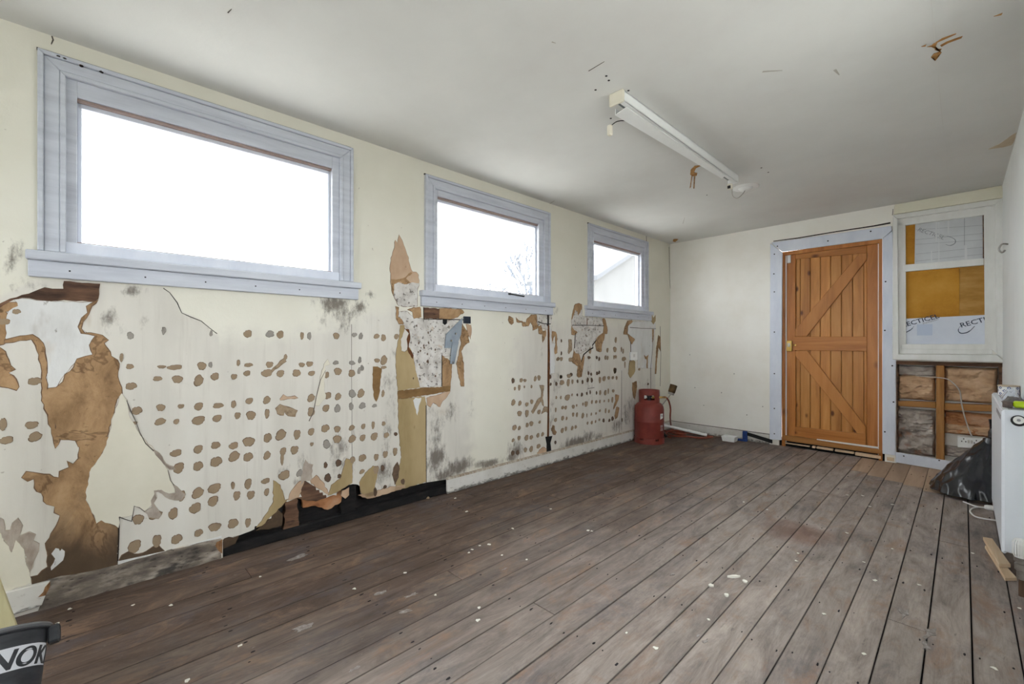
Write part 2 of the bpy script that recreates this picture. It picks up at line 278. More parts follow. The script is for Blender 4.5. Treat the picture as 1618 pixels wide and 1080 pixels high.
# ------------------------------------------------------------------ builders
class MB:
    def __init__(s): s.v = []; s.f = []
    def add(s, vs, fs):
        o = len(s.v); s.v += [tuple(p) for p in vs]; s.f += [tuple(i + o for i in f) for f in fs]; return s
    def box(s, x0, x1, y0, y1, z0, z1):
        x0, x1 = sorted((x0, x1)); y0, y1 = sorted((y0, y1)); z0, z1 = sorted((z0, z1))
        return s.add([(x0, y0, z0), (x1, y0, z0), (x1, y1, z0), (x0, y1, z0), (x0, y0, z1), (x1, y0, z1), (x1, y1, z1), (x0, y1, z1)],
                     [(0, 3, 2, 1), (4, 5, 6, 7), (0, 1, 5, 4), (1, 2, 6, 5), (2, 3, 7, 6), (3, 0, 4, 7)])
    def prism(s, poly, y0, y1, plane='xz'):     # poly of a wall plane (x, z), from depth y0 (room side) to y1
        n = len(poly); a = sum(poly[i][0] * poly[(i + 1) % n][1] - poly[(i + 1) % n][0] * poly[i][1] for i in range(n))
        if a < 0: poly = poly[::-1]
        if plane == 'xz': vs = [(p[0], y0, p[1]) for p in poly] + [(p[0], y1, p[1]) for p in poly]
        else: vs = [(p[0], p[1], y1) for p in poly] + [(p[0], p[1], y0) for p in poly]
        fs = [tuple(range(n)), tuple(range(2 * n - 1, n - 1, -1))]
        fs += [(i, i + n, (i + 1) % n + n, (i + 1) % n) for i in range(n)]
        return s.add(vs, fs)
    def lathe(s, prof, seg=32, cx=0, cy=0):
        vs = []; fs = []; n = len(prof)
        for k in range(seg):
            a = 2 * math.pi * k / seg
            vs += [(cx + r * math.cos(a), cy + r * math.sin(a), z) for r, z in prof]
        for k in range(seg):
            k2 = (k + 1) % seg
            for i in range(n - 1): fs.append((k * n + i, k2 * n + i, k2 * n + i + 1, k * n + i + 1))
        return s.add(vs, fs)
    def tube(s, pts, r, seg=8, smooth=6, cap=True):
        P = [Vector(p) for p in pts]
        if smooth > 1 and len(P) > 2:
            Q = []
            for i in range(len(P) - 1):
                p0 = P[max(i - 1, 0)]; p1 = P[i]; p2 = P[i + 1]; p3 = P[min(i + 2, len(P) - 1)]
                for k in range(smooth):
                    t = k / smooth
                    Q.append(.5 * ((2 * p1) + (p2 - p0) * t + (2 * p0 - 5 * p1 + 4 * p2 - p3) * t * t + (3 * p1 - p0 - 3 * p2 + p3) * t ** 3))
            Q.append(P[-1]); P = Q
        R = r if isinstance(r, (list, tuple)) else [r] * len(P)
        vs = []; fs = []; up = Vector((0, 0, 1)); nrm = None
        for i, p in enumerate(P):
            d = (P[min(i + 1, len(P) - 1)] - P[max(i - 1, 0)]).normalized()
            if nrm is None:
                nrm = d.cross(up) if abs(d.z) < .95 else d.cross(Vector((1, 0, 0)))
            nrm = (nrm - d * nrm.dot(d)).normalized(); b = d.cross(nrm)
            rr = R[min(int(i * len(R) / len(P)), len(R) - 1)] if len(R) != len(P) else R[i]
            for k in range(seg):
                a = 2 * math.pi * k / seg; vs.append(p + (nrm * math.cos(a) + b * math.sin(a)) * rr)
        for i in range(len(P) - 1):
            for k in range(seg):
                k2 = (k + 1) % seg; fs.append((i * seg + k, i * seg + k2, (i + 1) * seg + k2, (i + 1) * seg + k))
        if cap: fs += [tuple(range(seg - 1, -1, -1)), tuple((len(P) - 1) * seg + k for k in range(seg))]
        return s.add(vs, fs)
    def mesh(s, name, mat, bevel=0, smooth=False, off=None):
        m = bpy.data.meshes.new(name)
        vs = s.v if off is None else [(p[0] - off[0], p[1] - off[1], p[2] - off[2]) for p in s.v]
        m.from_pydata(vs, [], s.f); m.materials.append(mat)
        bm = bmesh.new(); bm.from_mesh(m); bmesh.ops.recalc_face_normals(bm, faces=bm.faces)
        if bevel: bmesh.ops.bevel(bm, geom=list(bm.edges), offset=bevel, segments=1, affect='EDGES', clamp_overlap=True)
        bm.to_mesh(m); bm.free()
        if smooth:
            for p in m.polygons: p.use_smooth = True
            m.set_sharp_from_angle(angle=math.radians(40))
        return m
def link(name, mesh, parent=None, M=None, loc=None):
    o = bpy.data.objects.new(name, mesh); COL.objects.link(o)
    if parent is not None: o.parent = parent
    if M is not None: o.matrix_local = M
    if loc is not None: o.location = loc
    return o
def part(name, mb, mat, parent, bevel=0, smooth=False, label=None):
    o = link(name, mb.mesh(name, mat, bevel, smooth, parent.get('_b') if parent else None), parent)
    if parent is not None and parent.get('_b') is not None: o['_b'] = parent['_b']
    if label: o['label'] = label
    return o
def tag(o, label, cat, group=None, kind=None):
    if label: o['label'] = label
    if cat: o['category'] = cat
    if group: o['group'] = group
    if kind: o['kind'] = kind
    return o
def thing(name, label, cat, M=None, base=(0, 0, 0), group=None, kind=None):
    # empty at the base point (in frame M); children are modelled in frame coordinates and shifted by _b
    o = bpy.data.objects.new(name, None); COL.objects.link(o); o.empty_display_size = .05
    o.matrix_world = (M or Matrix.Identity(4)) @ Matrix.Translation(base); o['_b'] = list(base)
    return tag(o, label, cat, group, kind)
def solid(name, mb, mat, label, cat, M=None, base=(0, 0, 0), bevel=0, smooth=False, group=None, kind=None):
    o = link(name, mb.mesh(name, mat, bevel, smooth, base)); o.matrix_world = (M or Matrix.Identity(4)) @ Matrix.Translation(base)
    o['_b'] = list(base); return tag(o, label, cat, group, kind)
def rough_outline(poly, amp, step, rng):
    out = []
    for i in range(len(poly)):
        a = Vector((*poly[i], 0)); b = Vector((*poly[(i + 1) % len(poly)], 0)); d = b - a; n = max(1, int(d.length / step)); pr = Vector((-d.y, d.x, 0)).normalized() if d.length else Vector((0, 0, 0))
        for k in range(n):
            p = a + d * (k / n)
            j = rng.uniform(-amp, amp) * (1 if k else .4); p = p + pr * j; out.append((p.x, p.y))
    return out
def grow_outline(poly, w, rng=None):
    n = len(poly); a = sum(poly[i][0] * poly[(i + 1) % n][1] - poly[(i + 1) % n][0] * poly[i][1] for i in range(n)); sg = 1 if a > 0 else -1; out = []
    for i in range(n):
        p0 = poly[i - 1]; p1 = poly[(i + 1) % n]; d = Vector((p1[0] - p0[0], p1[1] - p0[1])); l = d.length or 1; k = w * (rng.uniform(.25, 1.4) if rng else 1)
        out.append((poly[i][0] + sg * d.y / l * k, poly[i][1] - sg * d.x / l * k))
    return out
def two_tone(name, poly, layer, mat, edge, w, rng):
    lo = MB().prism(grow_outline(poly, w, rng), -layer * .00062, .001); k = len(lo.f); lo.prism(poly, -layer * .001, 0)
    me = lo.mesh(name, mat); me.materials.append(edge)
    for i, p in enumerate(me.polygons): p.material_index = 1 if i < k else 0
    return me
def patch(name, parent, conv, pts, layer, mat, amp=.004, step=.018, label=None, seed=None):
    rng = random.Random(seed if seed is not None else len(pts) * 31 + int(pts[0][0] * 7))
    poly = rough_outline([conv(u, v) for u, v in pts], amp, step, rng)
    ed = EDGE.get(mat.name)
    if ed:
        o = link(name, two_tone(name, poly, layer, mat, ed[0], ed[1], rng), parent); o['_b'] = [0, 0, 0]; return o
    return part(name, MB().prism(poly, -layer * .001, .001), mat, parent, label=label)
def text(name, s, parent, x, y, z, size, mat, rot=0.0, sx=1.0, shear=0.0, thick=0.0, outline=0.0):
    cu = bpy.data.curves.new('t', 'FONT'); cu.body = s; cu.size = size; cu.extrude = .0006; cu.resolution_u = 2; cu.shear = shear; cu.offset = thick
    t = bpy.data.objects.new('t', cu); COL.objects.link(t)
    me = bpy.data.meshes.new_from_object(t.evaluated_get(bpy.context.evaluated_depsgraph_get())); bpy.data.objects.remove(t)
    me.materials.clear(); me.materials.append(mat); me.name = name
    b = parent.get('_b') or (0, 0, 0)
    me.transform(Matrix.Translation((x - b[0], y - b[1], z - b[2])) @ Matrix.Rotation(rot, 4, 'Y') @ Matrix.Rotation(math.pi / 2, 4, 'X') @ Matrix.Diagonal((sx, 1, 1, 1)))
    o = link(name, me, parent); o['_b'] = list(b); return o

# ------------------------------------------------------------------ structure: floor
floor = tag(link('floor', MB().box(-3.2, .75, -2.3, 5.75, -.09, -.035).mesh('floor', SUBF)), 'worn brown and grey bare floorboards running to the door', 'floor', kind='structure')
floor['_b'] = [0, 0, 0]
ANG = math.atan((1522 - CX) / F_PX) - YAW
joints = {-6: [3.9], -3: [.75], -10: [1.36], -14: [1.25, 3.6], -17: [2.4], -20: [.55, 3.1], -21: [2.0], 0: [3.42], -1: [2.3], -4: [3.75], -8: [.2], -12: [2.9]}
rngs = random.Random(11)
def blob(cx, cy, rx, ry, rng, n=11, rot=0.0, jag=.35):
    out = []
    for i in range(n):
        a = 2 * math.pi * i / n; r = 1 + rng.uniform(-jag, jag); x = math.cos(a) * rx * r; y = math.sin(a) * ry * r
        out.append((cx + x * math.cos(rot) - y * math.sin(rot), cy + x * math.sin(rot) + y * math.cos(rot)))
    return out
PW = .1178; X0 = .0225
rngp = random.Random(3); NAIL = MB()
patchY = {-5: 4.78, -4: 4.70, -3: 4.64, -2: 4.58, -1: 4.5, 0: 4.45, 1: 4.45, 2: 4.45, 3: 4.45}
for k in range(-23, 4):
    xa = X0 + (k - 1) * PW; xb = xa + PW
    if k == -22: pass
    cuts = [-2.2] + joints.get(k, []) + ([patchY[k]] if k in patchY else []) + [5.4]
    for i in range(len(cuts) - 1):
        y0, y1 = cuts[i], cuts[i + 1]; g = .0014 + rngp.random() * .0009 + (.0006 if k in (0, -1) else 0); gy = .0018
        new = k in patchY and i == len(cuts) - 2
        dz = rngp.uniform(-.0015, .0008) - (.001 if new else 0)
        b = MB().box(xa + g, xb - g, y0 + gy, y1 - gy, -.03, dz)
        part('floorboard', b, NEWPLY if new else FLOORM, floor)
    for j in range(16):
        y = -1.9 + .46 * j + .02 * rngp.uniform(-1, 1)
        for xx in (xa + .022, xb - .022):
            if rngp.random() < .25: continue
            x = xx + rngp.uniform(-.005, .005); yy = y + rngp.uniform(-.012, .012); r = rngp.uniform(.0018, .0036)
            NAIL.prism(blob(x, yy, r, r * rngp.uniform(1.2, 3.2), rngp, 8, 0, .3), -.001, .0012, 'xy')
nl = part('nail_head', NAIL, NAILM, floor); nl['kind'] = 'stuff'
for (u, v, r) in [(478, 991, .05), (557, 1058, .026), (602, 936, .03), (650, 940, .03), (1062, 907, .02), (798, 898, .02), (1113, 1013, .02), (1470, 1000, .05), (1462, 1020, .035), (1430, 968, .05), (1104, 1004, .014), (640, 965, .03), (470, 880, .05)]:
    p = hz(u, v); part('paint_splash', MB().prism(blob(p.x, p.y, r * .3, r * .8, rngs, 13, rngs.uniform(-.4, .4), .6), -.004, .0011, 'xy'), SPLASH, floor)

# ------------------------------------------------------------------ structure: ceiling
ceil = tag(link('ceiling', MB().box(-3.0, .7, -2.3, 5.75, CEIL, CEIL + .12).mesh('ceiling', CEILM)), 'off-white flat ceiling with brown peeled marks', 'ceiling', kind='structure')
ceil['_b'] = [0, 0, 0]
def cpatch(name, pts, mat, amp=.002, dz=.002):
    poly = rough_outline([tuple(hz(u, v, CEIL)[:2]) for u, v in pts], amp, .02, rngs)
    return part(name, MB().prism(poly, CEIL - dz, CEIL + .001, 'xy'), mat, ceil)
S8 = lambda x, y: (1400 + x / 4.5, 20 + y / 4.5)
for pts in [[(385, 230), (430, 205), (545, 165), (535, 180), (440, 215), (395, 240)], [(335, 220), (400, 180), (500, 145), (495, 152), (440, 178), (365, 210), (345, 262), (395, 255), (385, 275), (340, 290), (320, 315), (345, 320), (350, 340), (368, 320), (370, 300), (395, 280), (380, 272), (330, 245), (318, 238)], [(250, 240), (285, 225), (280, 238)], [(290, 242), (330, 230), (325, 242)], [(765, 25), (830, 0), (820, 15)]]:
    cpatch('peeled_patch', [S8(*p) for p in pts], CEILB, .001)
cpatch('water_stain', [S8(*p) for p in [(725, 970), (800, 935), (925, 850), (915, 905), (890, 940), (830, 955)]], CEILS)
S7 = lambda x, y: (940 + x / 4.696, 110 + y / 4.696)
for pts in [[(795, 708), (740, 712), (712, 740), (706, 775), (725, 790), (755, 785), (760, 765), (735, 762), (750, 730)], [(722, 785), (712, 870), (703, 880), (716, 785)], [(745, 785), (738, 880), (730, 880), (737, 785)]]:
    cpatch('peeled_patch', [S7(*p) for p in pts], CEILB, .001)
cpatch('peeled_patch', [(1063, 381), (1064, 377.5), (1068, 377), (1072, 377.5), (1067, 382)], CEILB, .001)
for a, b, w in [((930, 112), (955, 97), .004), ((1205, 113), (1236, 111), .01), ((868, 322), (876, 317), .012), ((1079, 353), (1082, 343), .006), ((360, 20), (366, 14), .004), ((872, 66), (878, 68), .006), ((1319, 110), (1326, 118), .012)]:
    p = hz(*a, CEIL); q = hz(*b, CEIL); d = (q - p).normalized(); nn = Vector((-d.y, d.x, 0)) * w / 2
    part('crack', MB().prism([tuple((p + nn)[:2]), tuple((q + nn * .3)[:2]), tuple((q - nn * .3)[:2]), tuple((p - nn)[:2])], CEIL - .0015, CEIL + .001, 'xy'), CRACK if w < .005 else CRACKL, ceil)
p = hz(1481, 103, CEIL); q = hz(1500, 330, CEIL)
part('board_joint', MB().box(p.x - .0012, p.x + .0012, 1.6, 5.3, CEIL - .0012, CEIL + .001), mk('filled_joint', [srgb(214, 213, 209)]), ceil)
for (u, v) in [(958, 120), (962, 127), (993, 143), (941, 142), (1203, 265), (1214, 272), (965, 187), (1117, 308)]:
    p = hz(u, v, CEIL); part('nail_mark', MB().lathe([(0, CEIL - .002), (.006, CEIL - .001), (.007, CEIL + .001)], 8, p.x, p.y), NAILM, ceil)

# ------------------------------------------------------------------ structure: left wall
WIN = [(-.095, 1.118, 1.44, 2.25), (1.757, 2.97, 1.44, 2.25), (3.672, 4.745, 1.44, 2.25)]
VOID = [L(u, v) for u, v in [(352, 850), (360, 852), (400, 837), (413, 828), (428, 815), (438, 802), (455, 792), (472, 785), (481, 758), (500, 770), (519, 784), (528, 781), (549, 766), (559, 764), (568, 766), (570, 779), (579, 787.5), (598, 784), (619, 776), (672, 762), (706, 757)]]
VOID = [(VOID[0][0], -.02)] + VOID + [(VOID[-1][0], -.02)]
def wall_left():
    xs = set(np.round(np.arange(-2.2, 5.42, .02), 4)); zs = set(np.round(np.arange(0, CEIL + .01, .02), 4))
    for a, b, c, d in WIN: xs |= {a, b}; zs |= {c, d}
    xs = np.array(sorted(xs)); zs = np.array(sorted(zs)); nx, nz = len(xs), len(zs)
    X, Z = np.meshgrid(xs, zs, indexing='ij')
    P = np.array(VOID)
    def inside(px, pz):
        r = np.zeros(px.shape, bool); n = len(P)
        for i in range(n):
            x1, z1 = P[i]; x2, z2 = P[(i + 1) % n]
            c = ((z1 > pz) != (z2 > pz)) & (px < (x2 - x1) * (pz - z1) / (z2 - z1 + 1e-12) + x1); r ^= c
        return r
    best = np.full(X.shape, 9.0); SX = X.copy(); SZ = Z.copy(); n = len(P)
    for i in range(n - 1):
        a = P[i]; b = P[i + 1]; d = b - a; l2 = d @ d + 1e-12
        t = np.clip(((X - a[0]) * d[0] + (Z - a[1]) * d[1]) / l2, 0, 1); qx = a[0] + t * d[0]; qz = a[1] + t * d[1]
        e = np.hypot(X - qx, Z - qz); m = e < best; best[m] = e[m]; SX[m] = qx[m]; SZ[m] = qz[m]
    mv = best < .011; X0_, Z0_ = X.copy(), Z.copy(); X[mv] = SX[mv]; Z[mv] = np.maximum(SZ[mv], 0)
    cxm = (X[:-1, :-1] + X[1:, 1:]) / 2; czm = (Z[:-1, :-1] + Z[1:, 1:]) / 2
    keep = ~inside(cxm, czm)
    for a, b, c, d in WIN: keep &= ~((cxm > a) & (cxm < b) & (czm > c) & (czm < d))
    idx = np.arange(nx * nz).reshape(nx, nz)
    i, j = np.nonzero(keep)
    f = np.stack([idx[i, j], idx[i + 1, j], idx[i + 1, j + 1], idx[i, j + 1]], 1)
    v = np.stack([X.ravel(), np.zeros(nx * nz), Z.ravel()], 1)
    # thickness: outer skin boxes behind the plaster, around the openings
    mb = MB(); y0, y1 = .06, .12
    prev = -2.2
    for a, b, c, d in WIN:
        mb.box(prev, a, y0, y1, 0, CEIL); mb.box(a, b, y0, y1, 0, c); mb.box(a, b, y0, y1, d, CEIL); prev = b
        mb.box(a, a + .002, 0, y1, c, d); mb.box(b - .002, b, 0, y1, c, d); mb.box(a, b, 0, y1, c, c + .002); mb.box(a, b, 0, y1, d - .002, d)
    mb.box(prev, 5.45, y0, y1, 0, CEIL)
    base = len(v); m = bpy.data.meshes.new('wall_left')
    m.from_pydata([tuple(q) for q in v] + mb.v, [], [tuple(q) for q in f] + [tuple(k + base for k in q) for q in mb.f])
    m.materials.append(WALLM)
    N_ = base + len(mb.v)
    def att(nm, arr):
        a = m.attributes.new(nm, 'FLOAT', 'POINT'); full = np.zeros(N_, np.float32); full[:base] = arr.ravel(); a.data.foreach_set('value', full)
    def g(u, v_, ru, rv):                       # soft stain round a surveyed spot; ru, rv in photo pixels
        s, z = L(u, v_); s2, _ = L(u + ru, v_); _, z2 = L(u, v_ + rv)
        return np.exp(-((X - s) / (abs(s2 - s) + 1e-6)) ** 2 - ((Z - z) / (abs(z2 - z) + 1e-6)) ** 2)
    mould = np.zeros(X.shape); damp = np.zeros(X.shape)
    for u, v_, ru, rv, a in [(213, 459, 18, 10, .8), (170, 505, 22, 26, .5), (190, 525, 16, 20, .35), (20, 400, 18, 25, .6), (40, 450, 30, 14, .5), (10, 420, 10, 20, .5), (530, 480, 26, 16, .9), (545, 492, 36, 20, .6), (570, 485, 16, 12, .7), (510, 500, 18, 25, .35), (545, 520, 14, 18, .5),
            (535, 705, 18, 30, .55), (560, 690, 18, 20, .35), (545, 740, 20, 25, .55), (605, 745, 14, 22, .75), (606, 780, 18, 14, .6), (475, 760, 14, 16, .5), (450, 745, 12, 14, .45), (612, 690, 12, 40, .45), (620, 640, 10, 30, .4), (615, 605, 14, 16, .5), (595, 600, 8, 12, .4), (620, 560, 8, 14, .4),
            (690, 725, 18, 26, .85), (725, 738, 24, 14, .9), (705, 750, 24, 14, .8), (760, 733, 14, 8, .8), (775, 732, 22, 8, .85), (690, 680, 14, 40, .55), (712, 650, 14, 20, .5), (745, 640, 10, 20, .3), (680, 650, 8, 26, .4),
            (815, 713, 14, 20, .8), (808, 722, 9, 10, .8), (884, 712, 8, 10, .5), (910, 700, 22, 12, .95), (930, 690, 14, 12, .7), (900, 707, 12, 8, .8), (945, 690, 12, 8, .6), (975, 672, 12, 14, .6), (990, 655, 10, 20, .55), (995, 640, 10, 16, .5), (930, 600, 10, 50, .35), (975, 690, 10, 8, .6), (880, 605, 8, 18, .5), (872, 560, 5, 60, .4), (872, 660, 6, 40, .4), (855, 560, 6, 20, .3), (878, 490, 6, 10, .5), (1010, 540, 10, 20, .25), (1020, 610, 16, 20, .3),
            (820, 505, 16, 9, .25), (865, 497, 8, 8, .7), (300, 500, 14, 10, .3), (330, 520, 10, 10, .3), (230, 510, 14, 16, .3), (62, 392, 5, 8, .7), (560, 448, 6, 5, .6), (585, 465, 8, 8, .5), (410, 745, 40, 10, .15), (600, 580, 10, 20, .3), (330, 860, 20, 6, .3), (480, 730, 10, 20, .5), (440, 780, 10, 14, .4)]:
        mould = np.maximum(mould, a * g(u, v_, ru, rv))
    for u, v_, ru, rv, a in [(60, 495, 20, 12, .5), (85, 510, 12, 14, .4), (100, 540, 8, 40, .3), (140, 505, 10, 20, .6), (535, 700, 8, 60, .4), (575, 520, 10, 40, .35), (590, 530, 8, 40, .4), (640, 470, 20, 30, .4), (720, 600, 20, 60, .4), (700, 650, 20, 14, .5), (880, 600, 10, 60, .4), (860, 520, 10, 40, .5), (945, 540, 12, 40, .35), (1000, 620, 14, 40, .3), (310, 870, 40, 8, .4), (440, 790, 16, 24, .5), (510, 760, 16, 24, .5), (25, 440, 20, 20, .3), (880, 690, 20, 14, .35), (960, 690, 30, 10, .35), (690, 755, 30, 6, .5), (720, 760, 40, 5, .5), (820, 735, 40, 5, .5), (940, 708, 40, 4, .5)]:
        damp = np.maximum(damp, a * g(u, v_, ru, rv))
    cream = np.zeros(X.shape)
    edge = sorted([L(u, v_) for u, v_ in [(-60, 470), (0, 468), (60, 440), (140, 440), (200, 448), (258, 455), (275, 468), (288, 495), (315, 505), (337, 523), (345, 535), (420, 535), (500, 520), (600, 495), (625, 478)]])
    lim = np.interp(X, [e[0] for e in edge], [e[1] for e in edge])
    cream = np.where(X < L(627, 480)[0], np.clip(.5 + (Z - lim) / np.where(X < L(345, 530)[0], .08, .5), 0, 1), cream)
    s1 = L(676, 700)[0]; s2 = L(860, 600)[0]; s3 = L(1035, 600)[0]
    mid = np.clip(.5 + (Z - 1.30) / .5, 0, 1); panel = np.clip((X - s1 - .1) / .5, 0, 1) * np.clip((s2 - X - .05) / .6, 0, 1) * .9 + mid * .5
    cream = np.where((X >= L(627, 480)[0]), np.clip(np.maximum(panel, mid), 0, 1), cream)
    cream = np.where(X > s3, 1, cream); cream = np.where(X < -.35, np.maximum(cream, .7), cream)
    mould *= np.where(X < -1, 0, 1)
    att('mould', mould); att('damp', damp); att('cream', cream)
    return m
wl = link('wall_left', wall_left()); wl.matrix_world = ML; wl['_b'] = [0, 0, 0]
tag(wl, 'damp left wall of torn lining paper and adhesive dabs under three windows', 'wall', kind='structure')

def scaled(o, sc, base=(0, 0)): return lambda pts: [(base[0] + x / sc, base[1] + y / sc) for x, y in pts]
A72 = scaled(None, 8.99, (880, 470)); C6 = scaled(None, 7.2, (860, 570)); C3 = scaled(None, 8.31, (790, 470)); C4 = scaled(None, 6.745, (790, 580))
C1 = scaled(None, 6.75, (600, 360)); C2 = scaled(None, 5.4, (610, 480)); D7 = scaled(None, 6.742, (400, 480)); D8 = scaled(None, 4.697, (400, 630))
BIG = [(151, 530), (160, 533), (165, 545), (176, 562), (185, 569), (187.5, 580), (186, 588), (187.5, 600), (192, 612), (192, 621), (185, 630), (180, 648), (176, 662), (171, 681), (168, 690), (173, 689), (168, 700), (165, 709), (158, 721), (141, 745), (139, 759), (135.5, 789), (143.5, 803), (153, 826), (160, 821), (187.5, 833), (185, 891), (130, 906), (60, 922), (51, 923), (48.6, 911), (60, 909), (76, 895), (76, 877), (72, 858), (79, 849), (90, 830), (95, 814), (86, 809), (86, 800), (74, 796), (65, 779), (55.5, 770), (54, 756), (44, 760), (35, 754), (42, 745), (53, 746), (69, 749), (93, 754), (95, 745), (109, 738), (106, 728), (116, 733), (125, 724), (125, 710), (126, 705), (123.6, 706), (120, 695), (97, 694), (91.7, 691), (89, 673), (80.5, 648), (75.7, 630), (74, 619), (76, 614), (89, 612), (100, 603), (103, 591), (117, 581), (121, 570), (122, 567), (135, 563), (147, 560), (142, 545)]
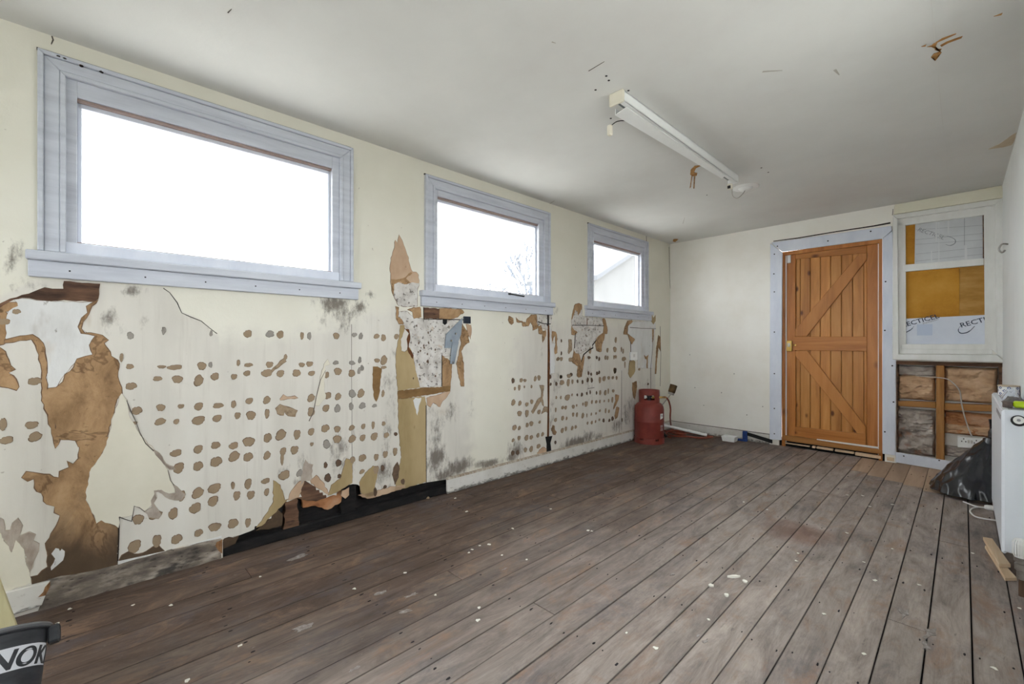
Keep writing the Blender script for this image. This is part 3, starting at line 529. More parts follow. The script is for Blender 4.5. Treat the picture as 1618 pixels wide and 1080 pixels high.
WL_PATCHES = [
 ('exposed_timber', ROTTEN, 2.5, [(101, 444), (158, 448), (157, 465), (155.5, 472), (148.6, 476.5), (101, 474), (69, 474), (35, 470), (21, 473), (8, 480), (0, 486), (-8, 490), (-8, 483), (8, 476), (35, 466), (55, 460), (71, 453), (83, 456), (100, 456)]),
 ('torn_patch', BROWN, 1.5, [(14, 477), (27, 478), (28, 483), (14, 491), (0, 494), (-10, 496), (-10, 486), (0, 484)]),
 ('torn_patch', BROWN, 1.5, [(-10, 487), (0, 487), (12, 495), (10, 503), (16, 506), (14, 510), (8, 513), (10, 526), (8, 534), (14, 537), (5, 544), (0, 544), (-10, 544)]),
 ('torn_patch', BROWN, 2.5, [(8, 537), (32, 531), (51, 529), (61, 534), (69, 542), (72, 565), (73.5, 581), (72, 596), (75, 607), (76, 626), (82, 650), (87, 668), (92, 690), (94, 695), (88, 708), (86, 699), (81, 676), (76, 655), (70, 645), (67, 626), (66, 600), (67, 586), (65, 575), (62, 560), (58, 545), (50, 535), (32, 538), (8, 541)]),
 ('torn_patch', BROWN, 1.5, [(-10, 548), (0, 548), (8, 555), (14, 568), (17, 577), (23.6, 583), (13, 589), (25, 599), (30, 611), (26, 616), (0, 610), (-10, 608)]),
 ('torn_patch', BROWN, 2.0, BIG),
 ('torn_patch', BROWN, 2.2, [(155.5, 473), (144.5, 483), (141.7, 495), (130.5, 508), (128, 519), (133, 526), (153, 527), (161, 530), (171, 537), (162.5, 542.5), (151, 530), (129, 526), (125, 516), (129, 502), (139, 494), (137.5, 484), (144.5, 478.6)]),
 ('paper_remnant', SMOOTHW, 1.0, [(22, 473), (35, 471), (69, 475), (148, 477), (143, 488), (138, 495), (130, 505), (129, 520), (140, 527), (151, 530), (142, 545), (147, 560), (122, 567), (103, 591), (89, 612), (76, 614), (73, 581), (72, 565), (69, 542), (61, 534), (51, 529), (32, 531), (8, 537), (10, 526), (8, 513), (14, 491), (27, 478)]),
 ('torn_patch', FUZZ, 2.8, [(-8, 819), (0, 819), (4.6, 821), (8, 837), (17, 837), (20, 826), (29, 818), (35, 830), (30, 847), (46, 840), (55.5, 844), (53, 853), (62.5, 858), (61, 870), (50, 895), (46, 904), (38, 867), (25.5, 851), (18.5, 872), (2, 842), (-8, 835)]),
 ('paper_remnant', CREAMP, 2.0, [(-20, 835), (0, 840), (18.5, 872), (25, 851), (38, 867), (49, 920), (8, 935), (-20, 944)]),
 ('paper_flap', SMOOTHW, 4.5, [(88, 865), (93, 866), (95, 870), (98, 866), (102, 870), (99.5, 884), (90, 893), (81, 900), (80, 895), (88, 881), (82, 874)]),
 ('paper_remnant', CREAMP, 3.2, [(192, 621), (200, 632), (205.5, 660), (216, 677), (226, 692), (242, 709), (259, 730), (266, 743), (271.6, 760), (276, 777), (267, 779), (250, 773), (245, 775), (247, 783.5), (240, 796), (228, 807), (212, 798), (210, 813), (188, 817), (187.5, 833), (160, 821), (153, 826), (143.5, 803), (135.5, 789), (139, 759), (141, 745), (158, 721), (165, 709), (171, 690), (176, 670), (183, 645)]),
 ('torn_patch', BROWN, 1.6, [(188.5, 884), (193, 877), (202, 871), (212, 874), (218, 875), (226, 873), (231, 870), (242, 864), (250, 862), (260, 870), (188.5, 887)]),
 ('torn_patch', FUZZ, 3.6, [(242, 709), (252, 716), (262, 732), (274, 737), (278, 741), (268, 741), (258, 733), (246, 718)]),
 ('torn_patch', FUZZ, 3.6, [(274, 764), (284, 774), (292, 780), (287, 790), (276, 790), (262, 784), (250, 776), (245, 777), (247, 786), (243, 794), (250, 806), (255, 812), (250, 819), (236, 816), (228, 808), (240, 800), (238, 790), (244, 780), (243, 774), (255, 773), (270, 780), (278, 778)]),
 ('torn_patch', DAB, 2.0, D7([(160, 720), (215, 680), (260, 640), (330, 580), (350, 610), (290, 650), (230, 700), (190, 740)])),
 ('torn_patch', OLIVED, 2.0, D7([(1275, 665), (1325, 665), (1350, 680), (1370, 690), (1345, 950), (1310, 1040), (1285, 990), (1270, 860)])),
 ('torn_patch', TAN, 2.0, D7([(285, 1010), (320, 965), (360, 990), (440, 980), (480, 1000), (400, 1010), (290, 1025)])),
 ('torn_patch', DAB, 2.0, D8([(165, 70), (200, 40), (250, 55), (330, 85), (310, 130), (260, 125), (230, 95), (225, 120), (180, 110)])),
 ('torn_patch', DABD, 2.2, D8([(1040, 510), (1070, 465), (1085, 500), (1080, 580), (1050, 640), (1030, 560)])),
 ('paper_flap', CREAMP, 4.0, D7([(755, 640), (790, 590), (815, 640), (765, 660), (755, 880), (770, 1000), (700, 1079), (655, 1079), (690, 900), (725, 740)])),
 ('torn_patch', OLIVE, 2.0, [(432, 758), (442.6, 766), (450, 790), (456, 788), (432, 812), (413, 830), (405, 833), (423.5, 807), (432, 792)]),
 ('torn_patch', OLIVE, 2.0, [(547, 724), (556.5, 726), (556.5, 762), (527.7, 779), (518, 782), (523.5, 766), (538, 755.6)]),
 ('torn_patch', OLIVE, 2.0, [(568, 762), (577, 747), (589.5, 735), (598, 741), (596, 751), (591.6, 768), (596, 781), (579, 785), (570, 777)]),
 ('torn_patch', FUZZ, 2.4, [(479, 741), (482, 726), (487, 732), (494, 734), (491.5, 758), (481, 758), (474.5, 766)]),
 ('torn_patch', TAN, 2.0, [(466, 768), (474, 760), (481, 758), (472, 785), (455, 790), (460, 775)]),
 ('torn_patch', TAN, 2.0, [(490, 758), (500, 750), (512, 764), (520, 781), (505, 772), (492, 763)]),
 ('torn_patch', TAN, 2.0, [(566, 782), (598, 774), (620, 768), (640, 766), (640, 770), (600, 783), (580, 787)]),
 ('torn_patch', TAN, 2.6, C1([(205, 70), (225, 110), (250, 160), (295, 290), (330, 420), (350, 470), (390, 470), (410, 500), (420, 590), (350, 580), (280, 600), (200, 580), (150, 600), (140, 720), (120, 600), (110, 400), (120, 320), (150, 230), (165, 130), (190, 160)])),
 ('torn_patch', ROUGHW, 2.0, C1([(150, 600), (200, 580), (280, 600), (350, 575), (420, 590), (400, 660), (400, 830), (300, 840), (200, 830), (180, 780), (150, 720)])),
 ('torn_patch', BROWN, 3.0, C1([(118, 545), (200, 545), (270, 525), (330, 470), (345, 480), (280, 535), (330, 585), (260, 600), (220, 570), (150, 600), (145, 720), (125, 640)])),
 ('torn_patch', ROUGHW, 1.4, C2([(100, 100), (110, 65), (180, 60), (235, 120), (470, 135), (560, 140), (650, 180), (600, 300), (560, 440), (475, 440), (475, 690), (340, 710), (290, 715), (250, 560), (230, 430), (195, 370), (200, 240), (160, 210), (125, 130), (100, 120)])),
 ('torn_patch', BROWN, 2.6, C2([(180, 45), (290, 25), (300, 110), (235, 125), (225, 70)])),
 ('exposed_timber', ROTTEN, 2.4, C2([(320, 30), (455, 40), (450, 125), (320, 125)])),
 ('exposed_timber', BROWN, 2.4, C2([(455, 40), (640, 45), (665, 70), (610, 110), (540, 130), (450, 125)])),
 ('torn_patch', BROWN, 2.8, C2([(80, 20), (105, 30), (100, 110), (130, 130), (150, 170), (110, 170), (85, 130), (88, 60)])),
 ('torn_patch', OLIVE, 2.0, C2([(120, 180), (155, 180), (150, 230), (125, 300), (130, 400), (160, 410), (200, 370), (230, 440), (250, 560), (290, 712), (100, 735), (80, 520), (90, 380), (115, 250)])),
 ('torn_patch', RUST, 2.8, C2([(160, 212), (195, 215), (205, 300), (190, 360), (235, 440), (225, 470), (185, 400), (175, 300), (195, 250)])),
 ('batten', OLIVED, 4.0, C2([(98, 740), (300, 715), (550, 700), (545, 740), (400, 770), (100, 812)])),
 ('torn_patch', OLIVE, 2.0, [(628.5, 630), (671, 626), (673, 640), (673, 761), (623.5, 775), (634, 722), (630, 683)]),
 ('paper_remnant', SMOOTHW, 3.0, C2([(230, 820), (250, 800), (300, 800), (285, 850), (265, 950), (245, 880)])),
 ('torn_patch', BROWN, 2.4, C2([(480, 440), (560, 500), (550, 700), (475, 700)])),
 ('torn_patch', BROWN, 2.0, C2([(650, 170), (700, 250), (710, 330), (680, 340), (640, 400), (660, 500), (665, 700), (640, 700), (600, 510), (640, 330), (630, 250)])),
 ('torn_patch', TAN, 1.8, C2([(680, 170), (725, 180), (728, 240), (720, 300), (700, 250)])),
 ('torn_patch', TAN, 1.8, C2([(345, 800), (550, 740), (520, 790), (480, 830), (460, 880), (400, 840), (380, 880), (350, 860)])),
 ('torn_patch', BROWN, 2.0, C3([(340, 330), (350, 280), (410, 225), (480, 225), (480, 330), (500, 380), (540, 360), (555, 440), (600, 430), (600, 500), (560, 590), (555, 480), (510, 470), (500, 390), (430, 430), (425, 360), (400, 320), (370, 370), (300, 380), (290, 330), (220, 320), (210, 260), (240, 300), (290, 310)])),
 ('torn_patch', BROWN, 2.0, C3([(680, 440), (730, 450), (745, 480), (750, 720), (720, 745), (710, 690), (725, 600), (725, 490), (700, 530), (680, 600), (675, 520)])),
 ('torn_patch', BROWN, 2.0, C3([(115, 240), (170, 270), (175, 330), (150, 355), (120, 330), (105, 290)])),
 ('torn_patch', ROUGHW, 1.6, C3([(480, 225), (680, 220), (670, 330), (620, 420), (560, 400), (500, 370)])),
 ('torn_patch', SMOOTHW, 1.4, C3([(650, 330), (680, 440), (680, 600), (725, 600), (715, 990), (660, 1000), (650, 700)])),
 ('torn_patch', DAB, 2.0, C4([(420, 190), (470, 195), (460, 260), (455, 340), (470, 420), (450, 400), (435, 360), (400, 410), (350, 495), (332, 470), (360, 420), (400, 340), (435, 320), (440, 250)])),
 ('torn_patch', DAB, 2.0, C4([(470, 420), (510, 420), (505, 480), (480, 470), (440, 495)])),
 ('torn_patch', TAN, 2.0, C4([(390, 920), (420, 880), (460, 850), (500, 870), (495, 910), (440, 930)])),
 ('torn_patch', BROWN, 2.0, C6([(95, 730), (115, 740), (120, 790), (140, 810), (125, 840), (105, 835), (80, 790)])),
 ('torn_patch', BROWN, 2.0, C6([(810, 380), (850, 390), (845, 430), (800, 530), (785, 550), (790, 510), (810, 450), (805, 400)])),
 ('torn_patch', BROWN, 2.0, C6([(820, 520), (850, 530), (845, 580), (830, 640), (805, 660), (800, 620), (810, 570)])),
 ('torn_patch', BROWN, 2.0, C6([(1000, 250), (1050, 230), (1055, 290), (1030, 440), (1010, 400), (1000, 320)])),
 ('torn_patch', BROWN, 2.6, A72([(250, 100), (300, 80), (350, 95), (355, 140), (330, 200), (300, 250), (290, 200), (260, 170), (240, 230), (220, 290), (205, 320), (215, 240)])),
 ('torn_patch', ROUGHW, 1.6, A72([(240, 230), (260, 170), (300, 200), (350, 140), (365, 270), (640, 300), (660, 400), (650, 500), (570, 560), (530, 650), (430, 740), (330, 790), (260, 790), (240, 740), (265, 520), (215, 390), (205, 320)])),
 ('torn_patch', BROWN, 2.2, A72([(640, 300), (680, 300), (700, 370), (715, 440), (715, 510), (680, 510), (670, 580), (640, 660), (630, 760), (600, 770), (560, 750), (540, 640), (570, 560), (650, 500), (665, 430)])),
 ('torn_patch', BROWN, 2.2, [(906.7, 553.4), (909.5, 558), (914.5, 559), (916.7, 566.8), (918.4, 570), (922.3, 559), (923.4, 564.5), (922.3, 573.5), (920.4, 583.9), (919, 595), (914, 596), (911.4, 593.6), (912.8, 578), (911, 576.8), (905.6, 573.4), (901, 567.9), (897.8, 566.8), (904.5, 564.5)]),
 ('torn_patch', DAB, 2.0, A72([(165, 590), (210, 600), (215, 740), (170, 800), (155, 780), (165, 690)])),
 ('torn_patch', BROWN, 2.4, A72([(205, 400), (235, 450), (290, 490), (265, 525), (205, 525)])),
 ('torn_patch', BROWN, 2.2, A72([(1000, 330), (1060, 320), (1080, 340), (1010, 400), (1000, 510), (1110, 590), (1060, 665), (1030, 600), (1000, 520), (945, 520), (960, 420)])),
 ('torn_patch', SMOOTHW, 1.4, A72([(1010, 400), (1070, 340), (1320, 330), (1400, 370), (1400, 440), (1370, 540), (1350, 800), (1350, 1000), (1150, 1000), (1150, 880), (1050, 870), (1050, 660), (1100, 590), (1005, 510)])),
 ('torn_patch', OLIVE, 2.4, A72([(1330, 270), (1350, 250), (1370, 290), (1400, 250), (1400, 330), (1370, 380), (1340, 330)])),
 ('torn_patch', BROWN, 2.2, A72([(1440, 530), (1470, 560), (1470, 760), (1440, 700), (1420, 900), (1410, 1079), (1390, 1079), (1405, 850), (1410, 720)])),
 ('torn_patch', BROWN, 2.2, A72([(1235, 810), (1260, 840), (1300, 810), (1290, 870), (1290, 1000), (1270, 1000), (1272, 880), (1250, 870)])),
 ('torn_patch', BROWN, 2.2, A72([(1350, 450), (1378, 450), (1368, 600), (1352, 640)])),
 ('torn_patch', OLIVE, 2.4, [(992.4, 590), (994.6, 570), (1001, 569), (1003.5, 571), (1003.5, 585.7), (1000, 592), (996, 597), (993, 591)]),
]
for i, (nm, mt, lay, pts) in enumerate(WL_PATCHES): patch(nm, wl, L, pts, lay, mt, amp=.0035, step=.016, seed=i)
# hairline cracks and gaps in the wall surface (thin recess strips)
def strip(pts, w, mat, conv, parent, name='crack', lay=1.2):
    P = [Vector(conv(u, v)) for u, v in pts]; lft = []; rgt = []
    for i, p in enumerate(P):
        d = (P[min(i + 1, len(P) - 1)] - P[max(i - 1, 0)]).normalized(); n = Vector((-d.y, d.x)) * w / 2 * random.uniform(.6, 1.3); lft.append(tuple(p + n)); rgt.append(tuple(p - n))
    return part(name, MB().prism(lft + rgt[::-1], -lay * .001, .001), mat, parent)
strip([(258, 455), (268, 462), (280, 478), (287, 494), (300, 500), (318, 507), (330, 517), (343, 527)], .004, CRACKD, L, wl)
strip([(200, 632), (207, 650), (215, 666), (221, 683), (230, 700), (243, 712)], .004, CRACK, L, wl, lay=3.6)
strip([(265, 742), (269, 758), (275, 766)], .003, CRACK, L, wl, lay=3.6)
strip([(188, 816), (187.5, 850), (186, 888)], .005, CRACKD, L, wl, lay=2.4)
strip([(188, 816), (198, 820), (208, 823), (210, 812), (212, 799), (220, 801), (229, 808)], .004, CRACK, L, wl, lay=3.6)
strip([(555.5, 512), (555.5, 600), (556, 640), (556, 700), (556.5, 762)], .002, CRACK, L, wl)
strip([(673, 640), (673, 700), (673.5, 762)], .007, CRACKD, L, wl, lay=2.6)
strip([(514, 585), (506, 600), (500, 625), (495, 650), (488, 665)], .003, CRACK, L, wl, lay=4.4)
strip([(865.5, 497), (866.5, 520), (867, 560), (866.5, 600), (866.5, 640), (866, 680), (865.5, 700)], .026, RUST, L, wl, 'open_joint', 2.6)
strip([(865.5, 490), (866, 512), (864, 514)], .02, CRACKD, L, wl, 'open_joint', 2.8)
strip([(867, 689), (866.5, 700), (867, 713)], .075, BLACK, L, wl, 'open_joint', 3.0)
strip([(850, 508), (858, 511), (866, 511.5), (870, 511.5)], .01, CRACKD, L, wl, lay=2.6)
strip([(904, 513.5), (920, 513.5), (954, 514.5)], .006, CRACKD, L, wl, lay=2.6)
strip([(995, 517), (1015, 518.5), (1036, 519)], .006, CRACK, L, wl, lay=2.6)
strip([(927.5, 502), (927.5, 513)], .01, RUST, L, wl, lay=2.6)
strip([(942, 537), (936, 545), (937, 549), (930, 553), (922, 560), (918, 572)], .012, CRACKD, L, wl, lay=2.6)
strip([(909, 525), (907.5, 550)], .008, CRACKD, L, wl, lay=2.6)
strip([(996.5, 540), (996.5, 570)], .006, CRACKD, L, wl, lay=2.6)
strip([(1032, 520), (1031, 550), (1028, 580), (1028, 615)], .008, CRACK, L, wl, lay=2.6)
strip([(1043, 515), (1044, 560), (1043, 610)], .006, CRACK, L, wl, lay=2)
strip([(982, 585), (982, 640), (981, 670)], .006, CRACK, L, wl, lay=2)
strip([(669, 504), (690, 504), (733, 505)], .006, CRACKD, L, wl, lay=2.8)
strip([(669, 485), (669.5, 504)], .006, CRACKD, L, wl, lay=2.8)
strip([(698, 560), (698, 590), (698, 610)], .006, CRACKD, L, wl, lay=2.8)
strip([(1057, 390), (1058, 440), (1061, 480), (1062, 518)], .006, CRACK, L, wl, lay=2)
strip([(82, 57), (84, 63), (81, 70)], .004, CRACK, L, wl)
strip([(1021, 367), (1021.5, 381)], .01, CRACK, L, wl)
strip([(929, 613.5), (939, 612)], .006, CRACK, L, wl, lay=1.5)
patch('void_hole', wl, L, C2([(482, 132), (520, 135), (518, 165), (500, 180), (482, 165)]), 3.2, BLACK, .001)
rn = random.Random(5)
for _ in range(26):   # small dark chips of the torn plaster below window 2 and window 3
    u, v = rn.choice([(rn.uniform(652, 690), rn.uniform(540, 580)), (rn.uniform(650, 700), rn.uniform(510, 600)), (rn.uniform(905, 950), rn.uniform(505, 555))])
    s, z = L(u, v); part('chip', MB().prism(blob(s, z, .006, .009, rn, 7), -.0028, .001), DABD, wl)

# adhesive dabs: shared blob meshes, one object each
DABS = []
def dabs(sc, bx, by, rows, kind=0):
    for x, y, rx, ry in rows: DABS.append((bx + x / sc, by + y / sc, rx / sc, ry / sc, kind))
dabs(6.352, 180, 500, [(1343, 172, 36, 38), (160, 500, 34, 26), (480, 503, 38, 16), (612, 508, 66, 26), (882, 495, 38, 40), (1248, 463, 15, 32), (1350, 485, 38, 20), (438, 622, 40, 24), (637, 628, 46, 38), (850, 640, 44, 52), (1013, 600, 36, 38), (1205, 602, 32, 24), (1335, 568, 30, 28), (172, 697, 50, 36), (1358, 845, 36, 28), (230, 943, 46, 40), (470, 912, 38, 34), (672, 898, 34, 18), (850, 900, 42, 36), (1047, 892, 46, 26), (1200, 878, 22, 38), (465, 1052, 52, 32), (626, 1052, 28, 24), (848, 1040, 62, 40), (1035, 1020, 44, 32), (1240, 992, 32, 28), (1375, 990, 40, 44), (212, 1066, 26, 14), (75, 410, 18, 40)])
dabs(6.352, 180, 500, [(165, 190, 34, 32), (975, 168, 14, 28), (968, 482, 20, 24), (500, 140, 20, 34)], 1)
dabs(4.696, 180, 660, [(460, 260, 38, 26), (625, 232, 32, 28), (755, 202, 30, 26), (888, 205, 30, 26), (1000, 176, 38, 34), (480, 370, 38, 36), (624, 357, 32, 34), (758, 324, 38, 36), (892, 284, 38, 34), (995, 289, 31, 32), (500, 575, 28, 34), (622, 555, 40, 36), (745, 522, 46, 32), (995, 488, 25, 35), (883, 500, 12, 28), (603, 668, 38, 38), (735, 616, 36, 34), (911, 575, 27, 28), (1015, 570, 30, 26), (180, 752, 36, 36), (310, 718, 45, 28), (440, 708, 30, 42), (152, 952, 46, 42), (318, 912, 34, 40), (465, 898, 36, 34), (628, 852, 28, 26), (748, 808, 40, 30), (884, 782, 34, 34), (994, 775, 22, 28)])
dabs(6.742, 400, 480, [(288, 325, 32, 42), (520, 338, 20, 34), (885, 340, 28, 34), (1315, 343, 28, 24), (1388, 360, 22, 36), (1525, 347, 22, 26), (174, 645, 40, 28), (344, 565, 18, 28), (145, 735, 50, 40), (518, 648, 27, 24), (600, 638, 38, 24), (290, 740, 38, 34), (462, 735, 37, 38), (622, 738, 34, 24), (1320, 602, 26, 22), (1392, 598, 32, 46), (1390, 675, 26, 16), (782, 755, 24, 34), (902, 718, 34, 38), (1050, 738, 30, 38), (145, 1022, 36, 38), (617, 1000, 36, 38), (790, 975, 38, 36), (905, 985, 30, 34), (1148, 950, 34, 42), (1383, 952, 15, 34)])
dabs(6.742, 400, 480, [(178, 320, 40, 34), (597, 340, 22, 34), (1078, 328, 26, 20), (1146, 343, 20, 32), (880, 625, 28, 20), (1053, 627, 30, 20), (1135, 597, 16, 32), (1128, 712, 15, 32), (1160, 680, 18, 26), (1055, 955, 34, 38)], 1)
dabs(4.697, 400, 630, [(103, 108, 18, 30), (540, 68, 24, 24), (430, 95, 22, 34), (535, 218, 26, 28), (624, 224, 20, 24), (732, 213, 20, 18), (817, 203, 15, 18), (890, 193, 12, 24), (968, 182, 12, 16), (107, 288, 26, 34), (205, 265, 36, 36), (325, 263, 26, 30), (430, 243, 22, 24), (623, 298, 26, 28), (735, 295, 25, 25), (812, 288, 20, 22), (898, 278, 24, 26), (988, 268, 17, 20), (435, 335, 14, 12), (103, 418, 24, 28), (222, 388, 22, 26), (306, 378, 30, 26), (737, 452, 17, 25), (810, 437, 24, 26), (913, 431, 18, 21), (980, 410, 19, 21), (1053, 390, 17, 25), (230, 565, 36, 34), (92, 608, 28, 20), (808, 538, 18, 15), (910, 525, 22, 26), (100, 690, 18, 25), (215, 440, 12, 45)])
dabs(4.697, 400, 630, [(625, 70, 20, 28), (727, 55, 16, 24), (810, 50, 22, 22), (900, 50, 16, 12), (545, 335, 24, 30), (345, 550, 22, 24)], 1)
dabs(4.697, 400, 630, [(1058, 260, 12, 13), (633, 474, 22, 22), (553, 585, 24, 28), (640, 572, 15, 14), (960, 512, 14, 20), (905, 690, 14, 30), (978, 652, 13, 12), (1110, 612, 16, 20), (537, 490, 14, 20)], 2)
dabs(1, 0, 0, [(55, 602, 10, 6), (50, 671, 11, 5), (55.5, 689.5, 10, 7), (5, 670, 5, 10), (10, 695, 10, 6), (26, 492, 6, 4), (4, 508, 11, 5), (-9, 600, 6, 8)])
dabs(6.745, 790, 580, [(226, 138, 15, 22), (266, 140, 14, 16), (376, 120, 14, 26), (415, 112, 14, 28), (158, 226, 12, 16), (205, 215, 14, 26), (260, 208, 8, 12), (336, 205, 8, 18), (142, 374, 20, 30), (212, 382, 16, 24), (286, 394, 18, 18), (338, 366, 14, 24), (208, 492, 20, 28), (286, 490, 20, 32), (415, 475, 17, 22), (154, 642, 20, 28), (206, 646, 14, 20), (290, 614, 14, 24), (334, 600, 17, 26), (422, 583, 11, 16), (140, 776, 14, 18), (202, 752, 17, 20), (282, 750, 18, 30), (333, 746, 16, 22), (404, 724, 14, 24), (454, 712, 14, 20), (270, 880, 14, 26), (332, 870, 16, 32), (410, 840, 18, 24), (650, 100, 12, 18)])
dabs(6.745, 790, 580, [(138, 142, 16, 24), (135, 912, 18, 22), (188, 908, 18, 22), (590, 800, 10, 16), (535, 100, 12, 20), (540, 180, 10, 14), (600, 175, 12, 18)], 2)
dabs(7.2, 860, 570, [(200, 245, 22, 28), (272, 245, 16, 38), (320, 235, 12, 22), (280, 170, 20, 22), (188, 180, 14, 20), (632, 215, 14, 30), (680, 200, 18, 26), (733, 192, 13, 20), (780, 190, 12, 18), (822, 192, 9, 22), (803, 108, 18, 28), (136, 415, 8, 18), (188, 415, 8, 20), (262, 415, 28, 30), (316, 385, 8, 14), (694, 360, 13, 30), (728, 342, 8, 26), (784, 340, 12, 18), (635, 360, 10, 28), (208, 530, 14, 20), (243, 530, 14, 20), (330, 520, 14, 22), (368, 505, 8, 12), (440, 490, 8, 16), (475, 488, 20, 26), (542, 466, 10, 20), (590, 464, 12, 18), (632, 460, 9, 18), (682, 455, 8, 12), (732, 450, 7, 20), (774, 440, 10, 30), (130, 555, 10, 22), (328, 608, 13, 20), (371, 610, 11, 24), (438, 620, 14, 28), (484, 618, 6, 20), (535, 604, 7, 16), (588, 596, 8, 14), (632, 565, 10, 14), (698, 565, 9, 26), (735, 572, 9, 20), (208, 650, 14, 26), (254, 652, 9, 18), (128, 670, 14, 22), (492, 706, 9, 16), (540, 700, 10, 20), (583, 688, 8, 14), (626, 668, 9, 14), (204, 790, 17, 26), (245, 770, 13, 22), (318, 762, 14, 22), (357, 750, 12, 20), (1080, 95, 10, 14)])
dabs(7.2, 860, 570, [(305, 155, 16, 18), (378, 230, 10, 18), (434, 238, 10, 20), (494, 215, 12, 24), (540, 218, 12, 24), (502, 138, 10, 18), (533, 150, 10, 16), (600, 140, 12, 18), (624, 130, 10, 18), (375, 385, 9, 14), (427, 382, 12, 20), (484, 368, 9, 16), (522, 355, 7, 20), (594, 362, 8, 18), (674, 676, 12, 20), (740, 675, 11, 16), (776, 655, 14, 22), (126, 924, 12, 16), (1180, 262, 9, 12), (885, 670, 6, 20)], 2)
dabs(8.99, 880, 470, [(15, 870, 22, 24), (62, 870, 20, 24), (835, 600, 14, 38), (822, 735, 20, 38), (717, 745, 14, 30), (690, 850, 14, 28), (720, 855, 12, 26), (810, 845, 10, 24), (835, 840, 12, 24), (915, 735, 8, 34), (940, 760, 9, 34), (950, 870, 26, 30), (190, 880, 22, 30), (470, 750, 18, 40), (825, 1035, 20, 34), (965, 950, 8, 40)])
dabs(8.99, 880, 470, [(62, 612, 9, 20), (62, 790, 9, 26), (455, 850, 22, 18), (565, 850, 14, 20), (600, 870, 12, 26)], 2)
rb = random.Random(21); BL = {}
for kd, mt in enumerate((DAB, DABG, DABD)):
    BL[kd] = []
    for q in range(7):
        ph = [rb.uniform(0, 6.3) for _ in range(4)]
        pl = [((1 + .10 * math.sin(2 * t + ph[0]) + .07 * math.sin(3 * t + ph[1]) + .05 * math.sin(5 * t + ph[2]) + .04 * math.sin(8 * t + ph[3])) * math.cos(t), (1 + .10 * math.sin(2 * t + ph[0]) + .07 * math.sin(3 * t + ph[1]) + .05 * math.sin(5 * t + ph[2]) + .04 * math.sin(8 * t + ph[3])) * math.sin(t)) for t in [2 * math.pi * k / 22 for k in range(22)]]
        BL[kd].append(two_tone('adhesive_dab', pl, 2.4, mt, (EDGED, CRACK, NAILM)[kd] if kd < 2 else CRACKD, .11, rb))
for (u, v, rx, ry, kd) in DABS:
    s, z = L(u, v); rs = abs(L(u + rx, v)[0] - L(u - rx, v)[0]) / 2; rz = abs(L(u, v + ry)[1] - z)
    o = link('adhesive_dab', rb.choice(BL[kd]), wl, loc=(s, 0, z)); o.scale = (rs, 1, rz)

# the hole at the foot of the wall: felt, sole plate, rotten stud, crumbling board edges
vx0, vx1 = VOID[1][0], VOID[-1][0]
part('felt_backing', MB().box(vx0 - .15, vx1 + .1, .05, .058, 0, .42), BLACK, wl)
part('sole_plate', MB().box(vx0 - .05, vx1 + .05, .004, .05, 0, .055), BLACK, wl, bevel=.006)
a = L(449, 820)[0]; b_ = L(472, 815)[0]
part('rotten_stud', MB().prism(rough_outline([(a, .05), (a + .01, .22), (b_ - .015, .26), (b_, .2), (b_ + .005, .05)], .006, .02, rn), .012, .05), ROTTEN, wl)
a = L(540, 790)[0]; b_ = L(563, 785)[0]
part('rotten_stud', MB().prism(rough_outline([(a, .05), (a + .005, .18), (b_ - .01, .26), (b_ + .01, .24), (b_, .05)], .006, .02, rn), .010, .05), BLACK, wl)
part('wet_fibre', MB().prism(rough_outline([L(u, v) for u, v in [(479, 790), (520, 786), (545, 776), (548, 790), (520, 806), (500, 800), (481, 803)]], .006, .02, rn), .02, .05), WOOLO, wl)
part('torn_patch', MB().prism(rough_outline([L(u, v) for u, v in [(470, 787), (481, 757), (519, 784), (500, 792), (480, 790)]], .003, .02, rn), .004, .01), ROTTEN, wl)
part('torn_patch', MB().prism(rough_outline([L(u, v) for u, v in [(418, 828), (440, 805), (447, 812), (446, 830), (425, 836), (405, 838)]], .003, .02, rn), .004, .01), BROWN, wl)
part('torn_patch', MB().prism(rough_outline([L(u, v) for u, v in [(541, 776), (552, 770), (552, 782), (546, 788), (540, 783)]], .003, .02, rn), .004, .02), TAN, wl)
part('torn_patch', MB().prism(rough_outline([L(u, v) for u, v in [(352, 852), (378, 845), (372, 858), (352, 867)]], .002, .02, rn), .000, .01), BROWN, wl)
# rotten base rail exposed where the skirting is gone, left of the hole
base_l = MB().prism(rough_outline([L(u, v, -.006) for u, v in [(75, 915), (79, 914), (130, 905), (188, 891), (270, 868), (349, 850), (350, 882), (270, 905), (180, 931), (60, 966)]], .003, .03, rn), -.006, .02)
part('rotten_base_rail', base_l, GREYROT, wl)
part('broken_end', MB().prism(rough_outline([L(u, v, -.006) for u, v in [(342, 856), (351, 852), (351, 874), (346, 870), (340, 862)]], .002, .015, rn), -.009, .0), RAWWOOD, wl)
part('plaster_edge', MB().prism([L(u, v) for u, v in [(186, 886), (260, 870), (350, 846), (350, 850), (260, 873), (187, 891)]], -.004, .001), SMOOTHW, wl)

